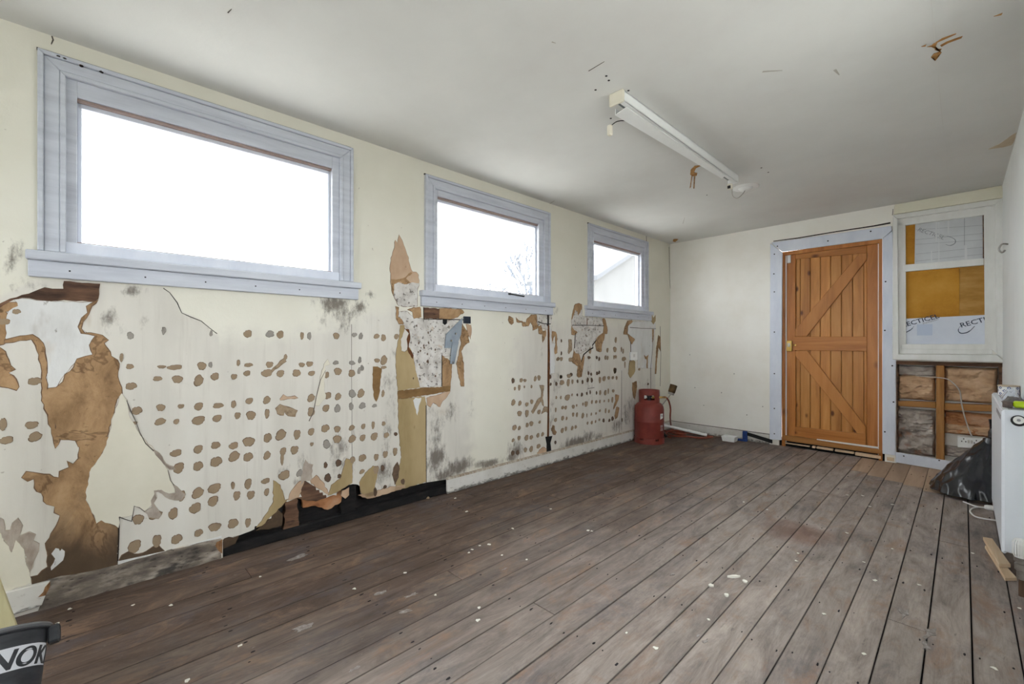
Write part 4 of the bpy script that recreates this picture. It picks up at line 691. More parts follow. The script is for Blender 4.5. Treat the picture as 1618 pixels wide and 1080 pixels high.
# skirtings
def zf(u, v, y=0): return L(u, v, y)
bl = solid('baseboard_left', MB().box(L(707, 770, -.02)[0], 5.4, -.02, 0, 0, .11), SKIRT, 'white painted skirting along the far half of left wall', 'skirting', ML, bevel=.004, kind='structure')
part('scuffed_top_edge', MB().box(L(707, 770, -.02)[0], 5.4, -.024, .0, .105, .118), mk('dirty_cream_edge', [srgb(150, 130, 108), srgb(206, 200, 188)], 20, .8, (3, 1, 1)), bl)
bl2 = solid('baseboard_left', MB().prism([L(-40, 950, -.02), L(11, 935.5, -.02), L(79, 918, -.02), L(74, 928, -.02), L(72, 940, -.02), L(66, 956, -.02), L(22, 971, -.02), L(-40, 985, -.02)], -.02, 0), SKIRT, 'broken white skirting end beside the bucket', 'skirting', ML, bevel=.002, kind='structure')
part('broken_end', MB().prism([L(u, v, -.02) for u, v in [(79, 918), (79, 926), (72, 940), (60, 943), (68, 935), (71, 927)]], -.0215, -.01), RAWWOOD, bl2)

# ------------------------------------------------------------------ structure: back wall
def back_wall():
    mb = MB(); T = .14; D = (1.245, 2.125, 2.14); Wn = (2.245, 2.80, 1.06, 2.225); Cv = (2.206, 2.90, .0, .945)
    mb.box(-.4, D[0], 0, T, 0, CEIL); mb.box(D[0], D[1], 0, T, D[2], CEIL); mb.box(D[1], Cv[0], 0, T, 0, CEIL)
    mb.box(Cv[0], 3.3, 0, T, Wn[3], CEIL); mb.box(Cv[0], Wn[0], 0, T, Cv[3], Wn[3]); mb.box(Wn[1], 3.3, 0, T, Cv[3], Wn[3]); mb.box(Wn[0], Wn[1], 0, T, Cv[3], Wn[2])
    mb.box(Cv[0], 3.3, .1, T, 0, Cv[3]); mb.box(Cv[1], 3.3, 0, T, 0, Cv[3])
    return mb
wb = solid('wall_back', back_wall(), PLASTER, 'pale cream end wall holding the pine door and boarded window', 'wall', MBK, kind='structure')
bb = solid('baseboard_back', MB().box(0, B(1216, 690)[0], -.018, 0, 0, .105), SKIRT, 'white skirting between gas bottle corner and door', 'skirting', MBK, bevel=.004, kind='structure')
part('top_gap', MB().box(0, B(1216, 690)[0], -.006, 0, .105, .112), CRACK, bb)
bb2 = solid('baseboard_back', MB().prism([B(1415, 714, -.015), B(1560, 738, -.015), B(1575, 755, -.015), B(1575, 757, -.015), B(1415, 730, -.015)], -.015, .0), PAINTB, 'white skirting board under the open insulation bays', 'skirting', MBK, bevel=.002, kind='structure')
for u, v in [(1484, 727), (1428, 720)]:
    s, z = B(u, v, -.015); part('screw_head', MB().lathe([(0, 0), (.006, 0), (.006, .004)], 8).mesh and MB().box(s - .005, s + .005, -.017, -.012, z - .005, z + .005), NAILM, bb2)
tr = solid('trim_1', MB().prism([B(1414, 323, -.016), B(1583.5, 292.5, -.016), B(1586, 312, -.016), B(1411, 339, -.016)], -.016, .0), CREAMB, 'cream fascia board between ceiling and boarded window', 'trim', MBK, bevel=.003, kind='structure')
strip([(1076, 300), (1078, 300)], .001, CRACK, B, wb)
wb_mark = random.Random(9)
for u, v in [(1098, 612), (1112, 640), (1160, 590), (1180, 655), (1090, 560), (1205, 642), (1140, 620)]:
    s, z = B(u, v); part('scuff', MB().prism(blob(s, z, .004, .007, wb_mark, 7), -.0012, .001), CRACK, wb)
# open stud bays with insulation
cs0, cs1 = 2.206, 2.90
st = [B(1479, 650)[0], B(1492, 650)[0]]
part('stud', MB().box(st[0], st[1], .005, .095, .02, .93), STUD, wb, bevel=.003)
part('stud', MB().box(B(1578, 600)[0], B(1589, 600)[0], .03, .095, .02, .93), ROTTEN, wb, bevel=.003)
part('stud', MB().box(cs0, cs0 + .012, .01, .095, .02, .93), ROTTEN, wb)
STUDH = wood('old_nogging_timber', [srgb(120, 76, 38), srgb(156, 108, 60), srgb(170, 124, 74)], 0, .8, 1.2)
part('nogging', MB().prism([B(1417, 633, .02), B(1479, 635, .02), B(1479, 644.5, .02), B(1417, 641, .02)], .02, .09), STUDH, wb, bevel=.003)
part('nogging', MB().prism([B(1492, 637, .02), B(1570, 640, .02), B(1570, 650, .02), B(1492, 647.5, .02)], .02, .09), STUDH, wb, bevel=.003)
part('head_plate', MB().box(cs0, 2.9, .0, .09, B(1480, 577)[1], .945), ROTTEN, wb, bevel=.003)
def quilt(name, pts, depth, bulge, wr, seed, mat, nx=44, nz=44, hz_=1.0):
    (x0, z1), (x1, z0) = B(*pts[0], depth), B(*pts[1], depth); rng = random.Random(seed); vs = []; fs = []
    for i in range(nx + 1):
        for j in range(nz + 1):
            a, b = i / nx, j / nz; x = x0 + (x1 - x0) * a; z = z0 + (z1 - z0) * b
            e = (min(1, 14 * min(a, 1 - a)) * min(1, 14 * min(b, 1 - b))) ** .5
            n1 = mnoise.fractal(Vector((x * 9 + seed, z * 14 * hz_, seed)), .8, 2.1, 4); n2 = 1 - 2 * abs(mnoise.noise(Vector((x * 8 + seed * 2 + .5 * n1, z * 15 * hz_ + .6 * n1, 3.1))))
            n2 = n2 * .9
            vs.append((x + .006 * mnoise.noise(Vector((z * 20, seed, 0))) * (i in (0, nx)), depth - bulge * e - wr * (n1 + .8 * n2) * e, z))
    for i in range(nx):
        for j in range(nz): k = i * (nz + 1) + j; fs.append((k, k + nz + 1, k + nz + 2, k + 1))
    return part(name, MB().add(vs, fs), mat, wb, smooth=True)
quilt('insulation_batt', [(1419, 592), (1478, 633)], .08, .035, .022, 1, KRAFT)
quilt('insulation_batt', [(1418, 577), (1478, 594)], .085, .02, .012, 2, WOOLG)
quilt('insulation_batt', [(1493, 579), (1576, 638)], .08, .035, .022, 3, KRAFT, hz_=.8)
quilt('insulation_batt', [(1417, 643), (1478, 722)], .09, .03, .034, 4, WOOLG)
quilt('insulation_batt', [(1493, 648), (1576, 692)], .08, .03, .02, 5, WOOLO)
quilt('insulation_batt', [(1493, 668), (1576, 690)], .065, .03, .012, 6, KRAFT)
quilt('insulation_batt', [(1493, 702), (1576, 730)], .09, .03, .028, 7, WOOLG)

# ------------------------------------------------------------------ structure: right wall and the rear of the room
RWIN = (-2.35, -.45, .95, 2.1)
mbr = MB(); mbr.box(-5.6, RWIN[0], 0, .14, 0, CEIL); mbr.box(RWIN[0], RWIN[1], 0, .14, 0, RWIN[2]); mbr.box(RWIN[0], RWIN[1], 0, .14, RWIN[3], CEIL); mbr.box(RWIN[1], 2.3, 0, .14, 0, CEIL)
wr = solid('wall_right', mbr, PLASTERW, 'white painted right wall behind the radiator', 'wall', MR, kind='structure')
MREAR = frame(Vector((.6, -1.95, 0)), Vector((-1, 0, 0)))
RW2 = (.95, 2.75, .9, 2.1)
mrr = MB(); mrr.box(-.2, RW2[0], 0, .14, 0, CEIL); mrr.box(RW2[1], 3.6, 0, .14, 0, CEIL); mrr.box(RW2[0], RW2[1], 0, .14, 0, RW2[2]); mrr.box(RW2[0], RW2[1], 0, .14, RW2[3], CEIL)
wre = solid('wall_rear', mrr, PLASTER, 'cream rear wall behind the viewer with an added window for light', 'wall', MREAR, kind='structure')
def fill_window(name, label, M, r, mat):  # assumed windows out of view, added to light the room evenly
    t = thing(name, label, 'window', M, (r[0], 0, r[2]), kind='structure'); f = MB(); a, b, c, d = r
    f.box(a, a + .06, .02, .1, c, d); f.box(b - .06, b, .02, .1, c, d); f.box(a, b, .02, .1, c, c + .06); f.box(a, b, .02, .1, d - .06, d); f.box((a + b) / 2 - .03, (a + b) / 2 + .03, .03, .09, c, d)
    part('window_frame', f, mat, t); part('window_sill', MB().box(a - .05, b + .05, -.04, .03, c - .03, c), mat, t, bevel=.004)
    part('pane', MB().box(a + .05, b - .05, .058, .063, c + .05, d - .05), GLASS, t)
fill_window('window_5', 'wide white framed window added unseen in the right wall for light', MR, RWIN, PAINTW)
fill_window('window_6', 'wide white framed window added unseen in the rear wall for light', MREAR, RW2, PAINTW)

# ------------------------------------------------------------------ the three windows of the left wall
def moulding(a, b, c, d, w):                 # three-sided mitred architrave with a stepped face
    pcs = []
    for side in ('left', 'top', 'right'):
        mb = MB()
        for (i0, i1, y) in ((0, .018, -.028), (.018, w * .78, -.018), (w * .78, w, -.024)):
            if side == 'left': poly = [(a + i0, c), (a + i1, c), (a + i1, d - i1), (a + i0, d - i0)]
            elif side == 'right': poly = [(b - i0, c), (b - i0, d - i0), (b - i1, d - i1), (b - i1, c)]
            else: poly = [(a + i0, d - i0), (a + i1, d - i1), (b - i1, d - i1), (b - i0, d - i0)]
            mb.prism(poly, y, .0)
        pcs.append(mb)
    return pcs
def left_window(n, label, cas, sill, gl, stay=None):
    a, b, c, d = cas
    t = thing('window_%d' % n, label, 'window', ML, (a, 0, c), kind='structure')
    for mb in moulding(a, b, c, d, .082): part('architrave', mb, PAINT, t, bevel=.003)
    ga, gb, gc, gd = gl; f = MB()
    f.box(a + .07, ga, -.004, .07, c, d - .07); f.box(gb, b - .07, -.004, .07, c, d - .07); f.box(ga, gb, -.004, .07, gd, d - .07)
    part('window_frame', f, PAINT, t, bevel=.002)
    part('bottom_rail', MB().box(a + .07, b - .07, -.008, .07, c, gc), PAINTB, t, bevel=.003)
    sb = MB(); w = .014
    sb.box(ga, ga + w, .03, .06, gc, gd); sb.box(gb - w, gb, .03, .06, gc, gd); part('glazing_bead', sb, PAINTB, t, bevel=.002)
    part('glazing_bead', MB().box(ga, gb, .008, .06, gd - .012, gd), REDWOOD, t, bevel=.002, label='bare reddish wooden bead'); part('glazing_bead', MB().box(ga, gb, .012, .06, gc, gc + .006), REDWOOD, t)
    part('glazing_bead', MB().box(ga, gb, .03, .06, gd - .030, gd - .012), PAINTB, t)
    part('pane', MB().box(ga, gb, .045, .049, gc, gd), GLASS, t)
    sa, sbb, z0, z1, z2 = sill
    part('window_sill', MB().box(sa, sbb, -.045, .01, z1, z2), PAINT, t, bevel=.004); part('apron', MB().box(sa + .006, sbb - .012, -.026, 0, z0, z1), PAINT, t, bevel=.003)
    part('top_gap', MB().box(a - .003, b - .01, -.012, .0, d, d + .007), CRACKD, t)
    if stay:
        h = part('stay_arm', MB().tube([(stay, -.012, gc - .012), (stay + .04, -.018, gc - .014), (stay + .17, -.016, gc - .020)], .006), BLK, t); part('stay_knob', MB().lathe([(0, .01), (.011, .006), (.012, -.006), (0, -.01)], 10).mesh and MB().box(stay - .012, stay + .016, -.02, -.004, gc - .02, gc - .004), BLK, t, bevel=.004)
    for k in range(6):
        s = sa + .1 + (sbb - sa - .2) * k / 5 + .03 * math.sin(k * 7 + n); part('nail_mark', MB().box(s - .003, s + .003, -.027, -.02, z0 + .03, z0 + .036), NAILM, t)
    return t
w1 = left_window(1, 'largest nearest white painted window at left, blank sky in the glass', (-.153, 1.176, 1.485, 2.312), (-.185, 1.22, 1.376, 1.444, 1.482), (-.038, 1.054, 1.535, 2.162))
w2 = left_window(2, 'middle white painted window with a black stay arm and twigs outside', (1.699, 3.028, 1.475, 2.296), (1.66, 3.075, 1.366, 1.436, 1.476), (1.811, 2.891, 1.53, 2.172), 2.52)
w3 = left_window(3, 'farthest small white window of the left wall, pale gable outside', (3.616, 4.802, 1.485, 2.318), (3.565, 4.89, 1.378, 1.448, 1.487), (3.702, 4.67, 1.541, 2.168))
for k, (u, v) in enumerate([(93, 89), (102, 92), (128, 103), (160, 113)]):
    s, z = L(u, v, -.028); part('paint_chip', MB().prism(blob(s, z, .006, .0035, rn, 8), -.0286, -.02), CRACKD, w1)
part('putty_lump', MB().prism(blob(*L(452, 434, -.01), .05, .006, rn, 12), -.012, 0), PAINTB, w1)

# ------------------------------------------------------------------ door
dr = thing('door_1', 'varnished pine ledged and braced door in white boarded surround', 'door', MBK, (1.16, 0, 0), kind='structure')
dp = lambda x, y, yy=0.0: B(1200 + x / 2.635, 330 + y / 2.635, yy)
part('door_casing', MB().prism([dp(45, 143, -.02), dp(95, 180, -.02), dp(90, 962, -.02), dp(42, 958, -.02)], -.02, 0), PAINTB, dr, bevel=.002)
part('door_casing', MB().prism([dp(512, 125, -.02), dp(553, 90, -.02), dp(568, 500, -.02), dp(566, 1026, -.02), dp(512, 1018, -.02)], -.02, 0), PAINTB, dr, bevel=.002)
part('door_casing', MB().prism([dp(48, 140, -.02), dp(548, 70, -.02), dp(552, 88, -.02), dp(512, 123, -.02), dp(95, 178, -.02)], -.02, 0), PAINTB, dr, bevel=.002)
jb = MB(); jl = dp(93, 500)[0]; jr = dp(511, 500)[0]; zt = dp(300, 160)[1]
jb.box(jl, jl + .03, 0, .11, .0, zt); jb.box(jr - .025, jr, 0, .11, 0, zt); jb.box(jl, jr, 0, .11, zt - .02, zt + .02)
part('door_frame', jb, PINE_S, dr, bevel=.002)
YD = .03
P_ = lambda x, y: dp(x, y, YD)
x0, x1 = P_(113, 500)[0], P_(495, 500)[0]; zb = P_(113, 942)[1]; zt2 = dp(300, 168, YD)[1]
ws = MB(); ws.box(jl + .026, x0 + .002, .018, .05, .05, zt); ws.box(x1 - .002, jr - .02, .018, .05, .05, zt); ws.box(x0, x1, .018, .05, zt2 + .004, zt - .016)
part('weather_strip', ws, WPLAS, dr)
part('weather_strip', MB().prism([P_(240, 956), P_(498, 990), P_(498, 997), P_(240, 961)], .016, .03), WPLAS, dr)
part('backing_panel', MB().box(x0, x1, YD + .032, YD + .045, zb - .03, zt2), PINE_V, dr)
xl = P_(150, 500)[0]; xr = P_(447, 500)[0]
part('stile', MB().box(x0, xl, YD, YD + .035, zb - .03, zt2), PINE_S, dr, bevel=.003); part('stile', MB().box(xr, x1, YD, YD + .035, zb - .05, zt2), PINE_S, dr, bevel=.003)
part('top_rail', MB().prism([P_(150, 176), P_(447, 150), P_(447, 183), P_(150, 208)], YD, YD + .035), PINE_H, dr, bevel=.003)
part('lock_rail', MB().prism([P_(140, 531), P_(447, 531), P_(447, 592), P_(140, 587)], YD - .002, YD + .03), PINE_H, dr, bevel=.003)
part('bottom_rail', MB().prism([P_(147, 905), P_(443, 938), P_(443, 983), P_(147, 944)], YD - .002, YD + .03), PINE_H, dr, bevel=.003)
be = [150, 168, 210, 252, 295, 340, 387, 434, 447]
for i in range(len(be) - 1):
    a, b = P_(be[i], 500)[0], P_(be[i + 1], 500)[0]
    part('matchboard', MB().box(a + .0025, b - .0025, YD + .016, YD + .033, zb - .02, zt2 - .03), PINE_V, dr, bevel=.003)
PINE_D = wood('varnished_pine_brace', [srgb(152, 94, 42), srgb(182, 120, 60), srgb(198, 138, 76)], 2, .38, .7, (.7, srgb(92, 46, 18)))
part('brace', MB().prism([P_(150, 500), P_(150, 529), P_(197, 530), P_(447, 210), P_(447, 183), P_(415, 185)], YD, YD + .03), PINE_D, dr, bevel=.003)
part('brace', MB().prism([P_(150, 590), P_(200, 590), P_(442, 905), P_(442, 938), P_(408, 934), P_(150, 612)], YD, YD + .03), PINE_D, dr, bevel=.003)
lk = part('lock_case', MB().prism([P_(114, 548), P_(137, 548), P_(137, 592), P_(114, 592)], YD - .02, YD + .002), BRASS, dr, bevel=.003, label='brass rim lock')
s, z = P_(125, 566); part('key_plate', MB().box(s - .012, s + .012, YD - .024, YD - .018, z - .02, z + .02), CHROME, lk)
s, z = P_(152, 566); part('latch_knob', MB().tube([(s - .02, YD - .01, z), (s, YD - .03, z), (s + .005, YD - .045, z)], .009, smooth=1), BRASS, lk)
s, z = P_(124, 208); part('door_contact', MB().box(s - .017, s + .017, YD - .016, YD, z - .045, z + .045), WPLAS, dr, bevel=.004, label='white plastic block at top corner')
part('threshold', MB().prism([dp(95, 940, .0), dp(508, 1003, .0), dp(508, 1021, .0), dp(95, 962, .0)], -.005, .09), STUDH, dr, bevel=.004)
part('gap_backing', MB().box(jl - .05, jr + .08, .03, .12, -.02, .08), BLACK, dr)
for (u0, v0, u1, v1) in [(1240, 699, 1279, 706), (1283, 704, 1288, 708), (1290, 705, 1316, 712), (1319, 709.5, 1349, 717), (1351, 714, 1392, 725), (1401, 721, 1413, 729)]:
    a, zz1 = B(u0, v0, .0); b, zz0 = B(u1, v1, .0); part('packer', MB().box(a, b, -.002, .06, max(.001, zz0), zz1), RAWPINE, dr, bevel=.003)
for x, y in [(62, 188), (62, 345), (62, 512), (62, 685), (62, 830), (62, 935), (285, 133), (463, 93), (525, 302), (522, 505), (553, 652), (558, 803), (522, 927), (75, 155), (60, 270)]:
    s, z = dp(x, y, -.02); part('screw_head', MB().box(s - .006, s + .006, -.0225, -.015, z - .006, z + .006), NAILM, dr, bevel=.002)
strip([(1222, 381), (1260, 376), (1320, 366), (1380, 357), (1407, 352)], .012, CRACKD, B, wb, 'gap', 2)

# ------------------------------------------------------------------ boarded window
w4 = thing('window_4', 'white window beside the door boarded up with insulation panels', 'window', MBK, (2.175, 0, .95), kind='structure')
wp = lambda x, y, yy=0.0: B(1390 + x / 3.6, 290 + y / 3.6, yy)
part('architrave', MB().prism([wp(75, 178, -.03), wp(100, 200, -.03), wp(108, 975, -.03), wp(72, 1000, -.03)], -.03, 0), PAINTW, w4, bevel=.003)
part('architrave', MB().prism([wp(75, 178, -.03), wp(705, 82, -.03), wp(657, 120, -.03), wp(100, 200, -.03)], -.03, 0), PAINTW, w4, bevel=.003)
part('architrave', MB().prism([wp(705, 82, -.03), wp(718, 1010, -.03), wp(665, 970, -.03), wp(655, 122, -.03)], -.03, 0), PAINTW, w4, bevel=.003)
part('window_sill', MB().prism([wp(70, 1000, -.05), wp(108, 970, -.05), wp(668, 972, -.05), wp(715, 1016, -.05)], -.05, 0), PAINTW, w4, bevel=.003)
part('light_block_panel', MB().box(2.235, 2.81, .06, .1, 1.05, 2.235), FOAM2, w4)  # added behind the foam panels to stop daylight showing through their gaps
fr = MB(); q_ = lambda x, y: wp(x, y, -.005)
fr.prism([q_(100, 200), q_(640, 120), q_(640, 165), q_(590, 178), q_(148, 236), q_(100, 240)], -.005, .05); fr.prism([q_(103, 205), q_(146, 236), q_(150, 910), q_(106, 970)], -.005, .05); fr.prism([q_(592, 176), q_(658, 118), q_(668, 970), q_(598, 912)], -.005, .05)
part('window_frame', fr, PAINTW, w4, bevel=.002)
part('transom', MB().prism([q_(130, 462), q_(592, 424), q_(592, 462), q_(130, 502)], -.010, .05), PAINTW, w4, bevel=.002)
part('bottom_rail', MB().prism([q_(124, 912), q_(634, 912), q_(634, 945), q_(124, 940)], -.010, .05), PAINTW, w4, bevel=.002)
part('bottom_rail', MB().prism([q_(120, 940), q_(640, 944), q_(640, 970), q_(115, 966)], -.014, .05), PAINTW, w4, bevel=.002)
part('wood_edge', MB().prism([wp(586, 178, .0), wp(594, 176, .0), wp(594, 424, .0), wp(586, 424, .0)], .0, .04), ROTTEN, w4)
h_ = lambda x, y: wp(x, y, .02)
part('foam_panel', MB().prism([h_(140, 230), h_(205, 226), h_(203, 470), h_(140, 474)], .02, .045), FOAM, w4)
fp = part('foil_panel', MB().prism([h_(202, 226), h_(592, 170), h_(592, 436), h_(198, 470)], .018, .04), FOIL, w4, label='silver foil faced insulation panel')
part('foam_panel', MB().prism([h_(140, 500), h_(453, 470), h_(453, 752), h_(140, 772)], .02, .045), FOAM, w4)
part('foam_panel', MB().prism([h_(454.5, 470), h_(600, 455), h_(600, 754), h_(454.5, 752)], .022, .045), FOAM2, w4)
wpn = part('white_panel', MB().prism([wp(140, 768, .012), wp(600, 746, .012), wp(600, 915, .012), wp(140, 915, .012)], .012, .04), IBOARD, w4, label='white printed insulation panel')
for (xa, ya, xb, yb, wdt, mt) in [(322, 208, 324, 330, .012, TAPE), (337, 210, 337, 445, .006, TAPE), (391, 205, 391, 285, .010, TAPE), (490, 350, 490, 430, .014, TAPE), (295, 380, 297, 450, .008, TAPE), (482, 196, 482, 350, .003, INKG)]:
    a, zz = wp(xa, ya, .018); b, z2 = wp(xb, yb, .018); part('foil_tape', MB().box(a - wdt / 2, a + wdt / 2, .0165, .019, z2, zz), mt, fp)
for ya, yb in [(262, 236), (318, 282), (345, 318), (400, 360), (440, 400)]:
    a, zz = wp(205, ya, .018); b, z2 = wp(585, yb, .018); part('foil_crease', MB().prism([(a, zz), (b, z2), (b, z2 - .0022), (a, zz - .0022)], .0172, .019), INKG, fp)
def ptext(s, par, px0, size, slope, mat, yy, sx=1.0, thick=.0):
    a, zz = wp(*px0, yy); return text('lettering', s, par, a, yy, zz, size, mat, -slope if slope else 0, sx, 0, thick)
ptext('RECTICEL', fp, (212, 268), .046, math.radians(-33), INKG, .0172, 1.0)
def swoosh(par, pts, w, mat, yy):
    return part('logo_swoosh', MB().tube([(wp(x, y, yy)[0], yy, wp(x, y, yy)[1]) for x, y in pts], [w * .3, w * .7, w, w, w * .6], 6), mat, par)
swoosh(fp, [(330, 305), (380, 298), (425, 315), (428, 338), (400, 352), (375, 345)], .003, INKG, .0175)
ptext('RECTICEL', wpn, (128, 818), .055, math.radians(18), INK, .0115, 1.08, .0006)
ptext('insulation', wpn, (246, 800), .028, math.radians(20), INKG, .0115, 1.0)
ptext('RECTI', wpn, (462, 818), .055, math.radians(18), INK, .0115, 1.08, .0006)
swoosh(wpn, [(195, 810), (180, 828), (160, 840), (150, 845)], .004, INK, .0118)
swoosh(wpn, [(462, 808), (450, 822), (448, 838), (462, 850), (490, 848), (515, 835), (540, 810)], .004, INK, .0118)
a, zz = wp(212, 800, .012); b, z2 = wp(300, 862, .012); part('faded_print', MB().box(a, b, .0112, .013, z2, zz), BPATCH, wpn)
strip([(1410, 340), (1411, 330)], .004, CRACKD, B, wb)

# ------------------------------------------------------------------ outdoors
gr = tag(link('ground', MB().box(-60, 40, -40, 60, -.75, -.55).mesh('ground', GRND)), 'ground outside the windows, made pale to bounce light indoors', 'ground', kind='structure')
def house():
    c = atY(936, 440, 9.5); p2 = atY(1000, 398, 12.5); t = thing('neighbouring_house', 'pale rendered gable of a neighbouring house seen through the farthest window', 'house', None, (c.x, c.y, -.55))
    d = Vector((p2.x - c.x, p2.y - c.y, 0)); d.normalize(); n = Vector((-d.y, d.x, 0)); n = n if n.dot(c) > 0 else -n; e = Vector((c.x, c.y, 0)); w = 7.0; ze = c.z; slope = (p2.z - c.z) / (Vector((p2.x - c.x, p2.y - c.y)).length)
    def P(a, z, b): q = e + d * a + n * b; return (q.x, q.y, z)
    prof = [(0, -.55), (0, ze), (w / 2, ze + slope * w / 2), (w, ze), (w, -.55)]
    vs = [P(a, z, 0) for a, z in prof] + [P(a, z, 1.7) for a, z in prof]; k = 5
    part('house_wall', MB().add(vs, [tuple(range(5)), tuple(range(9, 4, -1))] + [(i, (i + 1) % 5, (i + 1) % 5 + 5, i + 5) for i in range(5)]), RENDERW, t)
    for s in (0, 1):
        A = [(-.25, ze - slope * .25), (w / 2, ze + slope * w / 2)] if s == 0 else [(w + .25, ze - slope * .25), (w / 2, ze + slope * w / 2)]
        v2 = [P(a, z + .02, b) for a, z in A for b in (-.25, 1.9)] + [P(a, z + .14, b) for a, z in A for b in (-.25, 1.9)]
        part('roof_slope', MB().add(v2, [(0, 1, 3, 2), (4, 6, 7, 5), (0, 2, 6, 4), (1, 5, 7, 3), (0, 4, 5, 1), (2, 3, 7, 6)]), ROOFM, t)
    return t
house()
def bare_tree(name, label, base, h, seed, spread, n):
    rng = random.Random(seed); mb = MB(); br = MB()
    mb.tube([(0, 0, 0), (.05 * h * rng.uniform(-1, 1), .03, h * .4), (0, 0, h * .75)], [h * .016, h * .010, h * .005], 6)
    def grow(p, d, l, r, lv):
        q = p + d * l; br.tube([p, (p + q) / 2 + Vector((rng.uniform(-1, 1), rng.uniform(-1, 1), rng.uniform(-1, 1))) * l * .06, q], r, 3, 2, False)
        if lv == 0: return
        for _ in range(3): grow(p + d * l * rng.uniform(.4, 1), (d + Vector((rng.uniform(-1, 1), rng.uniform(-1, 1), rng.uniform(-.3, .9))) * spread).normalized(), l * .62, r * .82, lv - 1)
    for k in range(n): grow(Vector((0, 0, h * rng.uniform(.25, .72))), Vector((rng.uniform(-1, 1) * spread, rng.uniform(-1, 1) * spread, 1)).normalized(), h * .25, h * .0052, 3)
    t = thing(name, label, 'tree', None, tuple(base)); t['_b'] = [0, 0, 0]
    part('trunk', mb, BARK, t); k = part('branches', br, BARK, t); k['kind'] = 'stuff'
P1 = atY(838, 455, 11.0); bare_tree('bare_tree', 'tall thin bare tree at right edge of the middle window', (P1.x, P1.y, -.55), 4.9, 4, .55, 10)
P1 = atY(779, 470, 14.0); bare_tree('bare_tree', 'low bushy bare tree at the foot of the middle window', (P1.x, P1.y, -.55), 4.6, 8, .9, 14)

# ------------------------------------------------------------------ gas bottle, torch and bits by the far corner
GC = Vector((-2.46, 4.53, 0))
gb = thing('gas_cylinder', 'squat dull red gas cylinder standing in the far left corner', 'gas bottle', None, tuple(GC))
gb['_b'] = [0, 0, 0]
part('body', MB().lathe([(0, .035), (.12, .036), (.15, .055), (.1585, .09), (.1585, .232), (.161, .236), (.161, .246), (.1585, .25), (.1585, .37), (.152, .405), (.13, .435), (.095, .452), (0, .458)], 48), REDP, gb, smooth=True)
ft = MB(); seg = 48
for k in range(seg):
    a0, a1 = 2 * math.pi * k / seg, 2 * math.pi * (k + 1) / seg; top = .062 if (k % 8) not in (3, 4) else .04
    ft.add([(r * math.cos(a), r * math.sin(a), z) for z in (0, top) for r in (.150, .164) for a in (a0, a1)], [(0, 1, 5, 4), (2, 6, 7, 3), (4, 5, 7, 6), (0, 2, 3, 1), (0, 4, 6, 2), (1, 3, 7, 5)])
part('foot_ring', ft, REDP, gb)
cl = MB(); seg = 60; face = math.atan2(-GC.y, -GC.x)
for k in range(seg):
    a0, a1 = 2 * math.pi * k / seg, 2 * math.pi * (k + 1) / seg; am = (a0 + a1) / 2
    for dlt in (0, math.pi):
        pass
    dd = min(abs((am - face - .05 + math.pi) % (2 * math.pi) - math.pi), abs((am - face - .05 + 2 * math.pi) % (2 * math.pi) - math.pi))
    bands = [(.44, .585)] if dd > .50 else [(.44, .478), (.532, .585)]
    for z0, z1 in bands:
        cl.add([(r * math.cos(a), r * math.sin(a), z) for z in (z0, z1) for r in (.108, .1125) for a in (a0, a1)], [(0, 1, 5, 4), (2, 6, 7, 3), (4, 5, 7, 6), (0, 2, 3, 1), (0, 4, 6, 2), (1, 3, 7, 5)])
part('collar', cl, REDP, gb)
vt = part('valve', MB().lathe([(0, .45), (.022, .45), (.022, .50), (.03, .505), (.03, .525), (0, .53)], 14), BLK, gb)
fd = Vector((math.cos(face), math.sin(face), 0)); sd = Vector((-fd.y, fd.x, 0))
part('regulator_dial', MB().tube([tuple(fd * .035 - sd * .04 + Vector((0, 0, .508))), tuple(fd * .07 - sd * .045 + Vector((0, 0, .508)))], .017, 12, 1), WPLAS, vt)
part('regulator_nut', MB().tube([tuple(fd * .05 + sd * .03 + Vector((0, 0, .505))), tuple(fd * .05 + sd * .075 + Vector((0, 0, .505)))], .014, 8, 1), BRASS, vt)
la = face + .98
lb = MB(); ns = 8
for k in range(ns + 1):
    a = la - .16 + .32 * k / ns
    lb.v += [(.1592 * math.cos(a), .1592 * math.sin(a), z) for z in (.285 - .012 * (1 - k / ns), .335)]
for k in range(ns): lb.f.append((2 * k, 2 * k + 2, 2 * k + 3, 2 * k + 1))
part('label', lb, WPLAS, gb, label='white sticker')
lt = MB()
for (z0, z1, a0, a1) in [(.30, .325, -.10, -.08), (.30, .325, -.02, 0), (.303, .318, .05, .10), (.318, .325, -.10, -.05)]:
    lt.add([(.1596 * math.cos(la + a), .1596 * math.sin(la + a), z) for a, z in ((a0, z0), (a1, z0), (a1, z1), (a0, z1))], [(0, 1, 2, 3)])
part('lettering', lt, INK, gb)
lt = MB()
for z0 in (.20, .185, .165, .15):
    lt.add([(.1596 * math.cos(la + a), .1596 * math.sin(la + a), z) for a, z in ((-.14, z0), (.12, z0), (.12, z0 + .007), (-.14, z0 + .007))], [(0, 1, 2, 3)])
part('warning_print', lt, WPLAS, gb)

